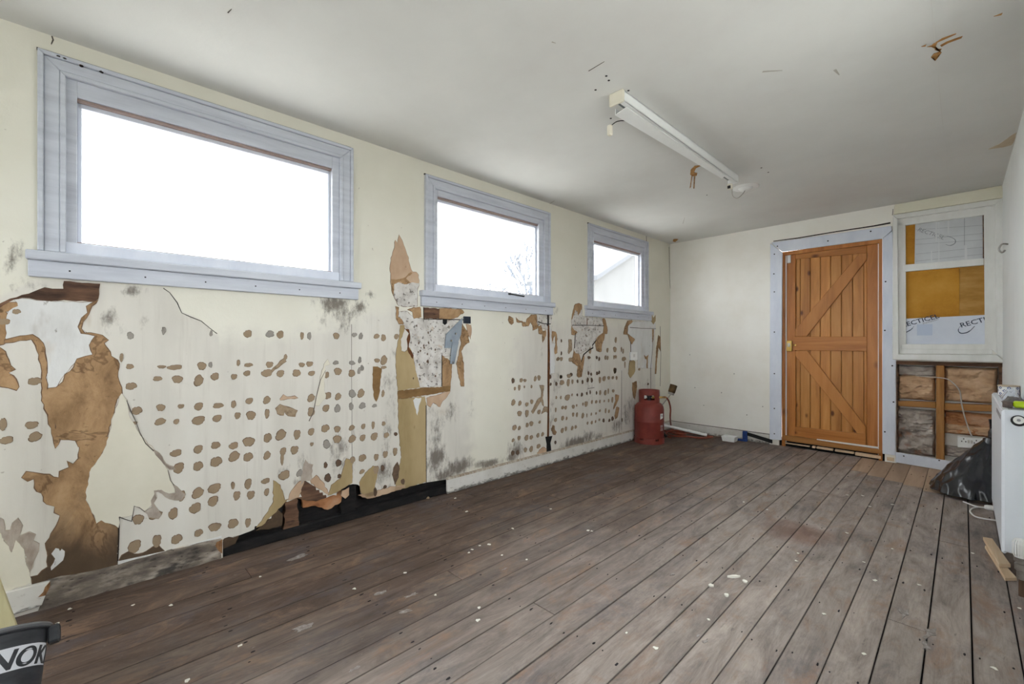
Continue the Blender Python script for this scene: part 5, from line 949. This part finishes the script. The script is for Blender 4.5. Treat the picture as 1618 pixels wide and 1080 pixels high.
tq = thing('gas_torch', 'roofing gas torch with bronze burner leaning behind the red cylinder', 'torch', None, (-2.40, 4.86, 0)); tq['_b'] = [0, 0, 0]; TB = Vector((-2.40, 4.86, 0))
def T(p): return tuple(Vector(p) - TB)
bt = atY(1064, 610, 4.98); bb_ = atY(1060, 622.5, 4.95); lw = atY(1046, 640, 4.88)
ax = (bt - bb_).normalized(); cb = MB().tube([T(bb_), T(bb_ + ax * .015), T(bb_ + ax * .03), T(bb_ + ax * .115)], [.018, .034, .041, .043], 16, 1, True)
bn = part('burner', cb, BRONZE, tq, smooth=True); part('burner_collar', MB().tube([T(bb_ - ax * .004), T(bb_ + ax * .022)], .036, 14, 1), CHROME, bn)
lo = lw + (lw - bb_).normalized() * .26; lo.z = max(lo.z, .05)
part('lance', MB().tube([T(bb_), T(lw), T(lo)], .006, 8, 1), CHROME, tq)
part('handle', MB().tube([T(lo), T(Vector((lo.x + .10, lo.y - .02, .14))), T(Vector((lo.x + .22, lo.y + .02, .03)))], .016, 10, 4), BLK, tq)
vpos = GC + fd * .02 + Vector((.118, .05, .508))
hp = [tuple(vpos)] + [tuple(atY(u, v, Y)) for u, v, Y in [(1052, 627.5, 4.66), (1057, 634, 4.74), (1059.5, 646, 4.80), (1059, 660, 4.84)]]
hp += [tuple(hz(u, v, z)) for u, v, z in [(1061, 674, .05), (1068, 681.5, .02), (1080, 683, .012), (1087, 682, .012), (1078, 678, .03), (1062, 677, .03), (1064, 683, .012), (1080, 688, .012), (1105, 691.5, .012), (1120, 691, .012), (1126, 689.8, .012), (1118, 688.6, .012), (1090, 683.5, .03), (1060, 680, .03), (1053, 683, .012), (1062, 688, .012), (1085, 689.5, .03)]]
part('hose', MB().tube([T(p) for p in hp], .0095, 8, 6), RUBR, tq, smooth=True)
part('hose', MB().tube([T(hz(u, v, z)) for u, v, z in [(1050, 680, .02), (1066, 684, .035), (1084, 684.5, .03), (1076, 680, .04), (1056, 681, .045), (1052, 687, .02), (1060, 691, .012)]], .0095, 8, 6), RUBR, tq, smooth=True)
part('hose_union', MB().tube([tuple(Vector(T(vpos)) - Vector((.03, .01, 0))), T(vpos), T(Vector(hp[1]))], .011, 8, 1), BRASS, tq)
pa = hz(1117, 687, .036); pb = atY(1049, 671.5, 5.0)
solid('plastic_pipe', MB().tube([pa, pb], .0165, 12, 1), WPLAS, 'white plastic pipe lying across the orange hose', 'pipe', None, (pa.x, pa.y, 0), smooth=True)
tp = hz(1150.5, 697.5)
def tray():
    mb = MB(); s = [(-.062, -.05), (.062, -.05), (.062, .05), (-.062, .05)]; out = [(x, y, 0) for x, y in s] + [(x * 1.16, y * 1.16, .055) for x, y in s] + [(x * 1.1, y * 1.1, .055) for x, y in s] + [(x * .95, y * .95, .004) for x, y in s]
    fs = [(3, 2, 1, 0), (12, 13, 14, 15)]
    for lv in range(3): fs += [(lv * 4 + i, lv * 4 + (i + 1) % 4, (lv + 1) * 4 + (i + 1) % 4, (lv + 1) * 4 + i) for i in range(4)]
    return mb.add(out, fs)
t_ = solid('plastic_tub', tray(), WPLAS, 'small open white plastic tub on boards by back skirting', 'tub'); t_.location = (tp.x, tp.y + .05, .001)
cq = hz(1178, 697); clp = thing('bar_clamp', 'blue clamp with a black bar against the back skirting', 'clamp', None, (cq.x, cq.y, 0)); clp['_b'] = [0, 0, 0]
part('jaw', MB().box(-.03, .02, -.012, .012, .0, .115), BLUEP, clp, bevel=.005); part('foot', MB().box(-.09, .02, -.02, .02, 0, .022), BLUEP, clp, bevel=.005)
part('bar', MB().prism([(-.01, .075), (-.01, .112), (.27, .06), (.27, .02)], -.006, .006), BLK, clp, bevel=.002)

# ------------------------------------------------------------------ wall fittings
bk = thing('metal_plate', 'bent blue-grey sheet metal plate hanging on the torn wall under middle window', 'metal plate', ML, (*[L(715, 549)[0]], 0, L(715, 549)[1]))
part('plate', MB().prism([L(u, v, -.012) for u, v in [(731, 501), (728.5, 528), (723, 543), (713.7, 549.5), (702.6, 549.5), (704.4, 528)]], -.014, -.011), STEELB, bk, bevel=.0008)
part('tail', MB().prism([L(u, v, -.018) for u, v in [(725, 540), (718, 574.5), (711, 574.5), (714.5, 540)]], -.02, -.017), STEELB, bk, bevel=.0008)
for u, v in [(713, 538), (720, 527), (715, 572)]:
    s, z = L(u, v, -.014); part('rivet', MB().box(s - .007, s + .007, -.022, -.008, z - .007, z + .007), CHROME, bk, bevel=.002)
part('fixing_rod', MB().tube([(L(722, 520)[0], -.012, L(722, 520)[1]), (L(722, 520)[0], .0, L(722, 520)[1])], .006, 8, 1), CHROME, bk)
s0, z0 = L(732, 510.5); s1, z1 = L(743, 500); solid('backing_block', MB().box(s0, s1, -.008, .002, z0, z1), NAVY, 'small dark navy block beside the metal plate under window sill', 'block', ML, (s0, 0, z0), bevel=.002)
s0, z0 = L(997, 569, -.02); s1, z1 = L(1007.2, 555.8, -.02)
sw = thing('wall_box', 'small white electrical box on left wall above the gas cylinder', 'socket box', ML, (s0, 0, z0))
part('box', MB().box(s0, s1, -.02, .0, z0, z1), WPLAS, sw, bevel=.003); part('slot', MB().box((s0 + s1) / 2 - .014, (s0 + s1) / 2 - .006, -.021, -.015, z0 + .035, z0 + .07), CABG, sw); part('slot', MB().box((s0 + s1) / 2 + .006, (s0 + s1) / 2 + .014, -.021, -.015, z0 + .035, z0 + .07), CABG, sw)
YS = .02; so = thing('double_socket', 'white double electrical socket hanging over the insulation above bin bag', 'socket', MBK, (B(1513, 705, YS)[0], YS, B(1513, 705, YS)[1]))
q4 = lambda x, y, yy=YS: B(1390 + x / 3.6, 550 + y / 3.6, yy)
part('plate', MB().prism([q4(443, 500), q4(592, 516), q4(592, 572), q4(443, 562)], YS, YS + .012), WPLAS, so, bevel=.003)
for x, y in [(478, 524), (550, 534)]:
    a, zz = q4(x, y)
    for dx, dz in ((0, .014), (-.012, -.008), (.012, -.008)): part('pin_slot', MB().box(a + dx - .0035, a + dx + .0035, YS - .001, YS + .004, zz + dz - .005, zz + dz + .005), BLK, so)
for x, y in [(506, 530), (524, 532)]:
    a, zz = q4(x, y); part('rocker', MB().box(a - .006, a + .006, YS - .004, YS + .004, zz - .013, zz + .013), CABG, so, bevel=.001)
part('back_box', MB().prism([q4(455, 508), q4(582, 522), q4(582, 566), q4(455, 556)], YS + .012, .06), CABG, so)
wire = [(*[q4(205, 155, .02)[0]], .02, q4(205, 155, .02)[1])] + [(q4(x, y, .005)[0], .0, q4(x, y, .005)[1]) for x, y in [(260, 160), (330, 166), (385, 175), (430, 208), (456, 245), (464, 300), (476, 360), (500, 440), (526, 505)]]
solid('electric_cable', MB().tube(wire, .0045, 8, 5), CABG, 'grey cable curving over the studs down to the double socket', 'cable', MBK, (wire[-1][0], 0, wire[-1][2]), smooth=True)
hk = MR.inverted() @ atY(1596, 392, 4.75); hx = hk.x
h2 = solid('wall_hook', MB().tube([(hx, .0, hk.z + .03), (hx, -.03, hk.z + .035), (hx, -.045, hk.z + .0), (hx, -.03, hk.z - .025), (hx, -.015, hk.z - .01)], .006, 8, 4), CHROME, 'small metal hook on the white right wall', 'hook', MR, (hx, 0, hk.z), smooth=True)

# ------------------------------------------------------------------ ceiling light
lf = thing('fluorescent_batten', 'broken white fluorescent batten light hanging open on the ceiling', 'ceiling light', None, (-1.235, 2.75, CEIL)); lf['_b'] = [0, 0, 0]
BX = -1.235; YN, YF = 1.945, 3.56
def bat(x0, x1, y0, y1, z0, z1): return MB().box(x0, x1, y0 - 2.75, y1 - 2.75, z0, z1)
hou = MB(); hou.box(-.038, .038, YN - 2.75, YF - 2.75, -.006, -.0005); hou.box(.032, .038, YN - 2.75, YF - 2.75, -.058, -.003); hou.box(.012, .038, YN - 2.75, YF - 2.75, -.060, -.054); hou.box(-.038, -.033, YN - 2.75, YF - 2.75, -.02, -.003)
part('housing', hou, WMET, lf)
part('end_cap', bat(-.042, .042, YN - .012, YN + .006, -.064, -.0005), CPLAS, lf, bevel=.004); part('end_cap', bat(-.034, .040, YF - .006, YF + .008, -.060, -.0005), WMET, lf, bevel=.003)
part('gear_tray', bat(-.030, .020, YN + .01, YF - .02, -.030, -.006), GREYIN, lf)
part('ballast', bat(-.022, .012, 2.45, 2.95, -.046, -.030), GREYIN, lf, bevel=.003)
cv = []
for u, v, dz in [(972, 181, -.078), (990, 168.5, -.064), (1146, 276, -.064), (1141, 281.5, -.066)]:
    p = hz(u, v, CEIL + dz); cv.append((p.x - BX, p.y, dz))
cvm = MB(); top = [(x, y - 2.75, z) for x, y, z in cv]; dn = [(x, y, z - .004) for x, y, z in top]
cvm.add(top + dn, [(0, 1, 2, 3), (7, 6, 5, 4), (0, 4, 5, 1), (1, 5, 6, 2), (2, 6, 7, 3), (3, 7, 4, 0)])
lip = [(x, y, z + .03) for x, y, z in (top[0], top[3])]
cvm.add([top[0], top[3], lip[1], lip[0], (top[0][0] + .003, top[0][1], top[0][2]), (top[3][0] + .003, top[3][1], top[3][2]), (lip[1][0] + .003, lip[1][1], lip[1][2]), (lip[0][0] + .003, lip[0][1], lip[0][2])], [(0, 1, 2, 3), (7, 6, 5, 4), (0, 3, 7, 4), (1, 5, 6, 2), (2, 6, 7, 3), (0, 4, 5, 1)])
part('hanging_cover', cvm, WMET, lf, label='white steel cover hanging down at one side')
wr_ = atY(973, 190, 2.06); z9 = wr_.z - CEIL
part('lamp_wire', MB().tube([(-.01, 2.25 - 2.75, -.04), (-.04, 2.18 - 2.75, -.05), (-.09, 2.10 - 2.75, -.06), (-.118, 2.06 - 2.75, -.095)], .0025, 6, 5), BLK, lf)
part('lamp_wire', MB().tube([(0, 2.22 - 2.75, -.04), (-.03, 2.2 - 2.75, -.045), (-.06, 2.14 - 2.75, -.05)], .003, 6, 5), WPLAS, lf)
part('lamp_holder', MB().box(-.13, -.104, 2.045 - 2.75, 2.07 - 2.75, -.145, -.088), CPLAS, lf, bevel=.005)
lh = part('lamp_holder', MB().box(-.035, .0, YF - .02 - 2.75, YF + .012 - 2.75, -.095, -.055), CPLAS, lf, bevel=.005); part('pin_socket', MB().box(-.028, -.008, YF - 2.75 - .03, YF - 2.75 - .018, -.094, -.074), BLK, lh)
rp = hz(1178, 296, CEIL); rs_ = thing('ceiling_rose', 'white round ceiling rose beyond the far end of batten light', 'ceiling rose', None, tuple(rp)); rs_['_b'] = [0, 0, 0]
part('cover', MB().lathe([(0, -.03), (.03, -.03), (.045, -.02), (.055, -.008), (.09, -.006), (.10, 0), (0, 0)], 28), WPLAS, rs_, smooth=True)
part('flex', MB().tube([(0, 0, -.02)] + [tuple(Vector(q) - rp) for q in (atY(1172, 308, 3.83), atY(1164, 313, 3.77), atY(1157, 307, 3.68), (-1.235, 3.565, CEIL - .045))], .003, 6, 6), CABG, rs_)

# ------------------------------------------------------------------ radiator and what lies on it
YR0, YR1 = 3.0, 4.0; XF = .122; ZT, ZB = .802, .144
def RX(y): return RB.x + (y - 5.341) * dR.x / dR.y
MRAD = frame(Vector((RX(YR0) - (.235 - XF), YR0, 0)), Vector((-dR.x * -1, 0, 0)).normalized() if False else Vector((1, 0, 0)))
ra = thing('radiator', 'white panel radiator on right wall with grille top', 'radiator', Matrix.Translation((XF, YR0, 0)), (0, 0, 0))
LR = YR1 - YR0; DP = .098
part('front_panel', MB().box(0, .016, 0, LR, ZB, ZT - .004), RADW, ra, bevel=.006)
part('back_panel', MB().box(DP - .016, DP, 0, LR, ZB, ZT - .004), RADW, ra, bevel=.004)
part('end_panel', MB().box(.004, DP - .002, -.006, .004, ZB + .01, ZT), RADW, ra, bevel=.005); part('end_panel', MB().box(.004, DP - .002, LR - .004, LR + .006, ZB + .01, ZT), RADW, ra, bevel=.005)
gt = part('top_grille', MB().box(.004, DP - .002, 0, LR, ZT - .012, ZT - .002), RADW, ra)
for k in range(26): part('grille_slot', MB().box(.022, DP - .024, .03 + k * .037, .052 + k * .037, ZT - .004, ZT - .0012), GRILLE, gt)
fs_ = part('front_slot', MB().box(-.0012, .004, .06, .42, ZT - .055, ZT - .035), GRILLE, ra)
bp = part('blanking_plug', MB().tube([(.05, -.02, ZT - .045), (.05, .0, ZT - .045)], .024, 20, 1), BLK, ra); part('plug_face', MB().tube([(.05, -.026, ZT - .041), (.05, -.018, ZT - .041)], .017, 20, 1), WPLAS, bp); part('plug_core', MB().tube([(.05, -.028, ZT - .041), (.05, -.02, ZT - .041)], .006, 12, 1), GRILLE, bp)
part('wall_bracket', MB().box(DP, .106, .2, .24, ZB + .1, ZT - .1), WMET, ra); part('wall_bracket', MB().box(DP, .106, LR - .24, LR - .2, ZB + .1, ZT - .1), WMET, ra)
# thermostatic valve at the near end
VX, VY = .056, -.075
va = part('valve_body', MB().lathe([(0, .075), (.016, .075), (.016, .11), (.022, .115), (.022, .14), (.015, .145), (.015, .15), (.024, .152), (.024, .165), (.018, .17), (0, .17)], 20, VX, VY), CHROME, ra, smooth=True)
part('valve_tail', MB().tube([(VX, VY, .128), (VX, .0, .17)], .012, 12, 1), CHROME, va)
hd = MB(); sg = 40
for k in range(sg):
    r = .030 if k % 2 else .0265
    a0 = 2 * math.pi * k / sg; a1 = 2 * math.pi * (k + 1) / sg
    hd.add([(VX + rr * math.cos(a), VY + rr * math.sin(a), z) for (rr, z) in ((.024, .17), (r, .185), (r, .228), (r * .8, .245), (0, .248)) for a in (a0, a1)], [(2 * i, 2 * i + 1, 2 * i + 3, 2 * i + 2) for i in range(4)])
part('thermostat_head', hd, WPLAS, va)
part('supply_pipe', MB().tube([(VX, VY, -.001), (VX, VY, .08)], .0105, 12, 1), mk('brown_painted_pipe', [srgb(92, 72, 58)], rough=.5), ra)

TT = ZT - .001
def onrad(u, v): return hz(u, v, TT)
p = onrad(1584, 622)
tn = thing('biscuit_tin', 'small blue and white checked tin on the far end of radiator', 'tin', None, (.185, 3.88, TT)); tn['_b'] = [0, 0, 0]
part('tin_body', MB().lathe([(0, 0), (.042, 0), (.042, .052), (0, .052)], 28), WPLAS, tn)
ck = MB()
for row in range(3):
    for k in range(14):
        if (k + row) % 2: continue
        a0 = 2 * math.pi * k / 14; a1 = 2 * math.pi * (k + 1) / 14; am = (a0 + a1) / 2; z = .009 + row * .017
        ck.add([(.0426 * math.cos(a), .0426 * math.sin(a), zz) for a, zz in ((a0, z), (am, z - .0085), (a1, z), (am, z + .0085))], [(0, 1, 2, 3)])
part('check_print', ck, BLUEP, tn); part('tin_rim', MB().lathe([(.044, .050), (.046, .053), (.044, .058), (.0, .058)], 28), mk('tan_tin_rim', [srgb(188, 170, 148)], rough=.4, metal=.3), tn)
pk = MB(); rp_ = random.Random(2)
for i in range(9):
    for j in range(7):
        x = -.035 + .07 * j / 6; y = -.13 + .26 * i / 8; e = min(1, 3 * min(i, 8 - i) / 8 + .05) * min(1, 3 * min(j, 6 - j) / 6 + .05); pk.v.append((x, y, .002 + .05 * e * (.6 + .5 * rp_.random())))
for i in range(8):
    for j in range(6): k = i * 7 + j; pk.f.append((k, k + 1, k + 8, k + 7))
for i in range(9):
    for j in range(7): pk.v.append((-.035 + .07 * j / 6, -.13 + .26 * i / 8, 0))
for i in range(8):
    for j in range(6): k = 63 + i * 7 + j; pk.f.append((k, k + 7, k + 8, k + 1))
c_ = solid('clear_packet', pk, CLEAR, 'crumpled clear plastic packet between the tin and green tool', 'packet'); c_.location = (.18, 3.62, TT)
g_ = MB()
for i in range(9):
    for j in range(9):
        x = -.04 + .08 * j / 8; y = -.09 + .18 * i / 8; e = min(1, 4 * min(i, 8 - i) / 8) * min(1, 4 * min(j, 8 - j) / 8); g_.v.append((x, y, .001 + e * (.02 + .015 * rp_.random())))
for i in range(8):
    for j in range(8): k = i * 9 + j; g_.f.append((k, k + 1, k + 10, k + 9))
n0 = len(g_.v)
for i in range(9):
    for j in range(9): g_.v.append((-.04 + .08 * j / 8, -.09 + .18 * i / 8, 0))
for i in range(8):
    for j in range(8): k = n0 + i * 9 + j; g_.f.append((k, k + 9, k + 10, k + 1))
g1 = solid('grey_rag', g_, GREYP, 'crumpled dark grey rag on radiator behind the green tool', 'rag', smooth=True); g1.location = (.178, 3.36, TT)
gt_ = thing('green_scraper', 'lime green handled scraper with a dark head on radiator near end', 'scraper', Matrix.Translation((.178, 3.10, TT)), (0, 0, 0))
part('handle', MB().box(-.018, .075, -.022, .022, .004, .034), LIME, gt_, bevel=.008); part('head', MB().prism([(-.05, .0), (-.018, -.024), (-.018, .024), (-.045, .03)], .001, .03, 'xy'), mk('dark_scraper_head', [srgb(70, 62, 58), srgb(104, 92, 84)], 40, .7), gt_, bevel=.003)

# ------------------------------------------------------------------ bin bag, lead and offcuts
def bag():
    bm = bmesh.new(); bmesh.ops.create_icosphere(bm, subdivisions=6, radius=1)
    for v in bm.verts:
        n = v.co.copy(); h = (n.z + 1) / 2
        w = (1 - h ** 1.15) ** .9 * 1.06 + .08; w *= min(1, (h / .08 + .68))
        x = n.x / max(.05, math.sqrt(max(1e-6, 1 - n.z ** 2))) * w * min(1, math.sqrt(max(0, 1 - n.z ** 2)) * 2.2) if abs(n.z) < .9999 else 0
        y = n.y / max(.05, math.sqrt(max(1e-6, 1 - n.z ** 2))) * w * min(1, math.sqrt(max(0, 1 - n.z ** 2)) * 2.2) if abs(n.z) < .9999 else 0
        ang = math.atan2(n.y, n.x)
        fold = 1 - abs(mnoise.noise(Vector((math.cos(ang) * 2.2 + h * 1.2, math.sin(ang) * 2.2 - h * 1.6, h * 1.2)))); f2 = 1 - abs(mnoise.noise(Vector((x * 3.2 + 3, y * 3.2, h * 5)))); f3 = 1 - abs(mnoise.noise(Vector((x * 11 + 3, y * 11, h * 17 + 5))))
        k = 1 + .22 * (fold - .75) + .10 * (f2 - .7)
        v.co = Vector((x * .185 * k + .115 * h ** 1.3, y * .23 * k + .05 * h, max(.0, h * .43 * (1 + .05 * (f2 - .6)))))
    m = bpy.data.meshes.new('bin_bag'); bm.to_mesh(m); bm.free(); m.materials.append(BAGM)
    for p in m.polygons: p.use_smooth = True
    return m
bg_ = thing('bin_bag', 'full black plastic bin bag slumped behind the radiator', 'bin bag', None, (.028, 4.62, 0)); bg_['_b'] = [0, 0, 0]
link('sack', bag(), bg_)
part('tied_neck', MB().tube([(.112, .03, .37), (.125, .05, .44), (.125, .05, .51), (.12, .05, .56)], [.05, .030, .022, .022], 12, 5), BAGM, bg_, smooth=True)
def ground_tube(pts, r): return MB().tube([tuple(hz(u, v, r)) for u, v in pts], r, 8, 6)
ld = thing('extension_lead', 'white cable loop with a white connector on floor beneath radiator', 'cable', None, tuple(hz(1560, 803))); ld['_b'] = list(hz(1560, 803)); 
part('cable', ground_tube([(1522, 792), (1540, 799), (1552, 801), (1560, 800)], .0045), CABW, ld, smooth=True)
part('cable', ground_tube([(1558, 802), (1545, 801), (1536, 803), (1533, 808), (1540, 815), (1555, 819), (1575, 822), (1590, 826)], .0045), CABW, ld, smooth=True)
ca = hz(1556, 800.5, .014); cb2 = hz(1574, 803, .014)
part('connector', MB().tube([tuple(ca), tuple(ca.lerp(cb2, .2)), tuple(cb2)], [.012, .017, .017], 10, 1), WPLAS, ld)
def offcut(label, pts, z0, z1):
    P = [tuple(hz(u, v, z1)[:2]) for u, v in pts]; return solid('timber_offcut', MB().prism(P, z0, z1, 'xy'), RAWPINE, label, 'offcut', None, (P[0][0], P[0][1], z0), bevel=.0015, group=None)
offcut('pale timber offcut lying flat under the other at radiator foot', [(1556, 861), (1561, 862), (1607, 912), (1588, 912.5)], .0005, .016)
offcut('pale timber offcut stacked askew on top at radiator foot', [(1553, 847.5), (1568, 850), (1597, 891), (1578, 890)], .0162, .034)

# ------------------------------------------------------------------ bucket and the timber in it
tilt = math.radians(35); ba = Vector((-1.0, -.05, 0)).normalized()
BC = Vector((-1.625, -.225, .0))
Mb = Matrix.Translation((BC.x, BC.y, .12 * math.sin(tilt) + .002)) @ Matrix.Rotation(tilt, 4, ba.cross(Vector((0, 0, 1))) * -1)
bu = thing('bucket', 'dark grey builders bucket with white lettering band, tipped in near left corner', 'bucket', Mb, (0, 0, 0))
part('shell', MB().lathe([(0, 0), (.118, 0), (.122, .004), (.150, .272), (.158, .275), (.158, .285), (.147, .285), (.118, .008), (0, .008)], 56), DGREY, bu, smooth=True)
part('rim_bead', MB().lathe([(.158, .278), (.161, .283), (.158, .288), (.147, .286), (.147, .279)], 56), mk('worn_grey_rim', [srgb(96, 98, 100)], rough=.5), bu, smooth=True)
vd = (Mb.inverted() @ Vector((0, 0, CZ))); va_ = math.atan2(vd.y, vd.x)
def rb_(z): return .122 + .028 * (z - .004) / .268 + .0008
def band(z0, z1, a0, a1, n=28, o=0.0):
    mb = MB()
    for k in range(n + 1):
        a = a0 + (a1 - a0) * k / n
        for z in (z0, z1): mb.v.append(((rb_(z) + o) * math.cos(a), (rb_(z) + o) * math.sin(a), z))
    for k in range(n): mb.f.append((2 * k, 2 * k + 2, 2 * k + 3, 2 * k + 1))
    return mb
WPRINT = mk('white_print', [srgb(206, 208, 214)], rough=.5)
part('print_band', band(.188, .240, va_ - .9, va_ + 1.35), WPRINT, bu)
cu = bpy.data.curves.new('t', 'FONT'); cu.body = 'NOKI NOKI'; cu.size = .058; cu.extrude = .0004; cu.offset = .0016; cu.shear = .3; cu.align_x = 'CENTER'
tx = bpy.data.objects.new('t', cu); COL.objects.link(tx); me = bpy.data.meshes.new_from_object(tx.evaluated_get(bpy.context.evaluated_depsgraph_get())); bpy.data.objects.remove(tx)
me.materials.clear(); me.materials.append(DGREY)
for v in me.vertices:
    a = va_ + .16 + v.co.x * 1.15 / .145; z = .193 + v.co.y; r = rb_(z) + .0006 + v.co.z; v.co = (r * math.cos(a), r * math.sin(a), z)
link('lettering', me, bu)
part('handle_lug', MB().box(-.02, .02, .150, .174, .235, .28), DGREY, bu, bevel=.004)
for o in bu.children:
    if o.name.startswith('handle_lug'): o.matrix_local = Matrix.Rotation(va_ + .95 - math.pi / 2 + .45, 4, 'Z')
dl = Vector((0, -.42, .9)).normalized(); foot = Vector((-2.50, -.215, .0)); top_ = Vector((-2.612, -.66, 1.0))
tm = solid('leaning_timber', MB().prism([(-.30, 0), (-.187, 0), (-.385, 1.0), (-.50, 1.0)], 0, .02), LEAN, 'pale timber board leaning on left wall behind the bucket', 'timber', None, (0, 0, 0), bevel=.002)
tm.matrix_world = Matrix(((0, -1, 0, -2.47), (1, 0, 0, 0), (0, 0, 1, 0), (0, 0, 0, 1))) @ Matrix.Rotation(math.radians(7.4), 4, 'X')

# ------------------------------------------------------------------ crumbs and flakes on the floor
rf = random.Random(17)
FL = [(411, 911), (379, 1020), (296, 1075), (210, 956), (110, 962), (90, 985), (270, 956), (741, 873), (746, 868), (758, 862), (773, 860), (793, 877), (832, 884), (810, 835), (870, 804), (719, 787), (688, 940), (757, 960), (755, 980), (1036, 1024), (929, 838), (935, 839), (1365, 1033), (1452, 924), (1383, 917), (1339, 782), (1363, 783), (1374, 800), (1338, 842), (1261, 874), (1410, 797), (1258, 886), (1410, 867), (1611, 961), (1571, 1056), (1302, 970), (1537, 874), (737, 808), (1175, 793), (1365, 888), (1212, 805), (990, 1000), (1120, 979), (640, 905), (560, 930)]
fm = [MB().prism(blob(0, 0, 1, .75, rf, 8, 0, .35), 0, .25, 'xy').mesh('paint_flake', FLAKE) for _ in range(5)]
for (u, v) in FL:
    p = hz(u, v); r = rf.uniform(.004, .0075) * (1 + .12 * p.length); o = link('paint_flake', rf.choice(fm), loc=(p.x, p.y, .0012)); o.scale = (r, r * 1.2, .006); o.rotation_euler = (0, 0, rf.uniform(0, 6))
    tag(o, 'tiny white paint flake lying loose on the floorboards', 'paint flake', 'paint flakes scattered over the floorboards')
p = hz(1159, 912); sp = solid('wood_splinter', MB().prism(blob(0, 0, .028, .007, rf, 12, 0, .2), .0, .009, 'xy'), FLAKE, 'whitish wood splinter lying mid floor, longest loose scrap', 'splinter'); sp.location = (p.x, p.y, .001); sp.rotation_euler = (0, 0, .85)
for i, (u, v, lab) in enumerate([(1177, 919, 'round white plaster chip beside the wood splinter on floor'), (1124, 925.5, 'flat white plaster chip left of the wood splinter on floor'), (1148, 941, 'white plaster chip just below the wood splinter on floor')]):
    p = hz(u, v); o = link('plaster_chip', MB().prism(blob(0, 0, .012, .010, rf, 9, 0, .25), 0, .006, 'xy').mesh('plaster_chip', FLAKE), loc=(p.x, p.y, .001)); tag(o, lab, 'chip'); o.rotation_euler = (0, 0, i)
for (u, v) in [(405, 861), (414, 859), (376, 866), (358, 872), (461, 845), (512, 830), (550, 815), (563, 813), (542, 822), (498, 836), (598, 806), (676, 787), (688, 780), (651, 791), (635, 795), (615, 800), (700, 776), (575, 808)]:
    p = hz(u, v); r = rf.uniform(.008, .016)
    m = MB().lathe([(0, 0), (r, 0), (r * .9, r * .5), (r * .3, r), (0, r)], 7).mesh('plaster_crumb', FLAKE if rf.random() < .6 else DAB); o = link('plaster_crumb', m, loc=(p.x, p.y, .0008)); o.rotation_euler = (0, 0, rf.uniform(0, 6)); o.scale = (1, rf.uniform(.6, 1), rf.uniform(.5, 1))
    tag(o, 'small plaster crumb at the foot of the broken wall opening', 'crumb', 'plaster crumbs along the broken wall foot')
for o in bpy.data.objects:
    if '_b' in o: del o['_b']
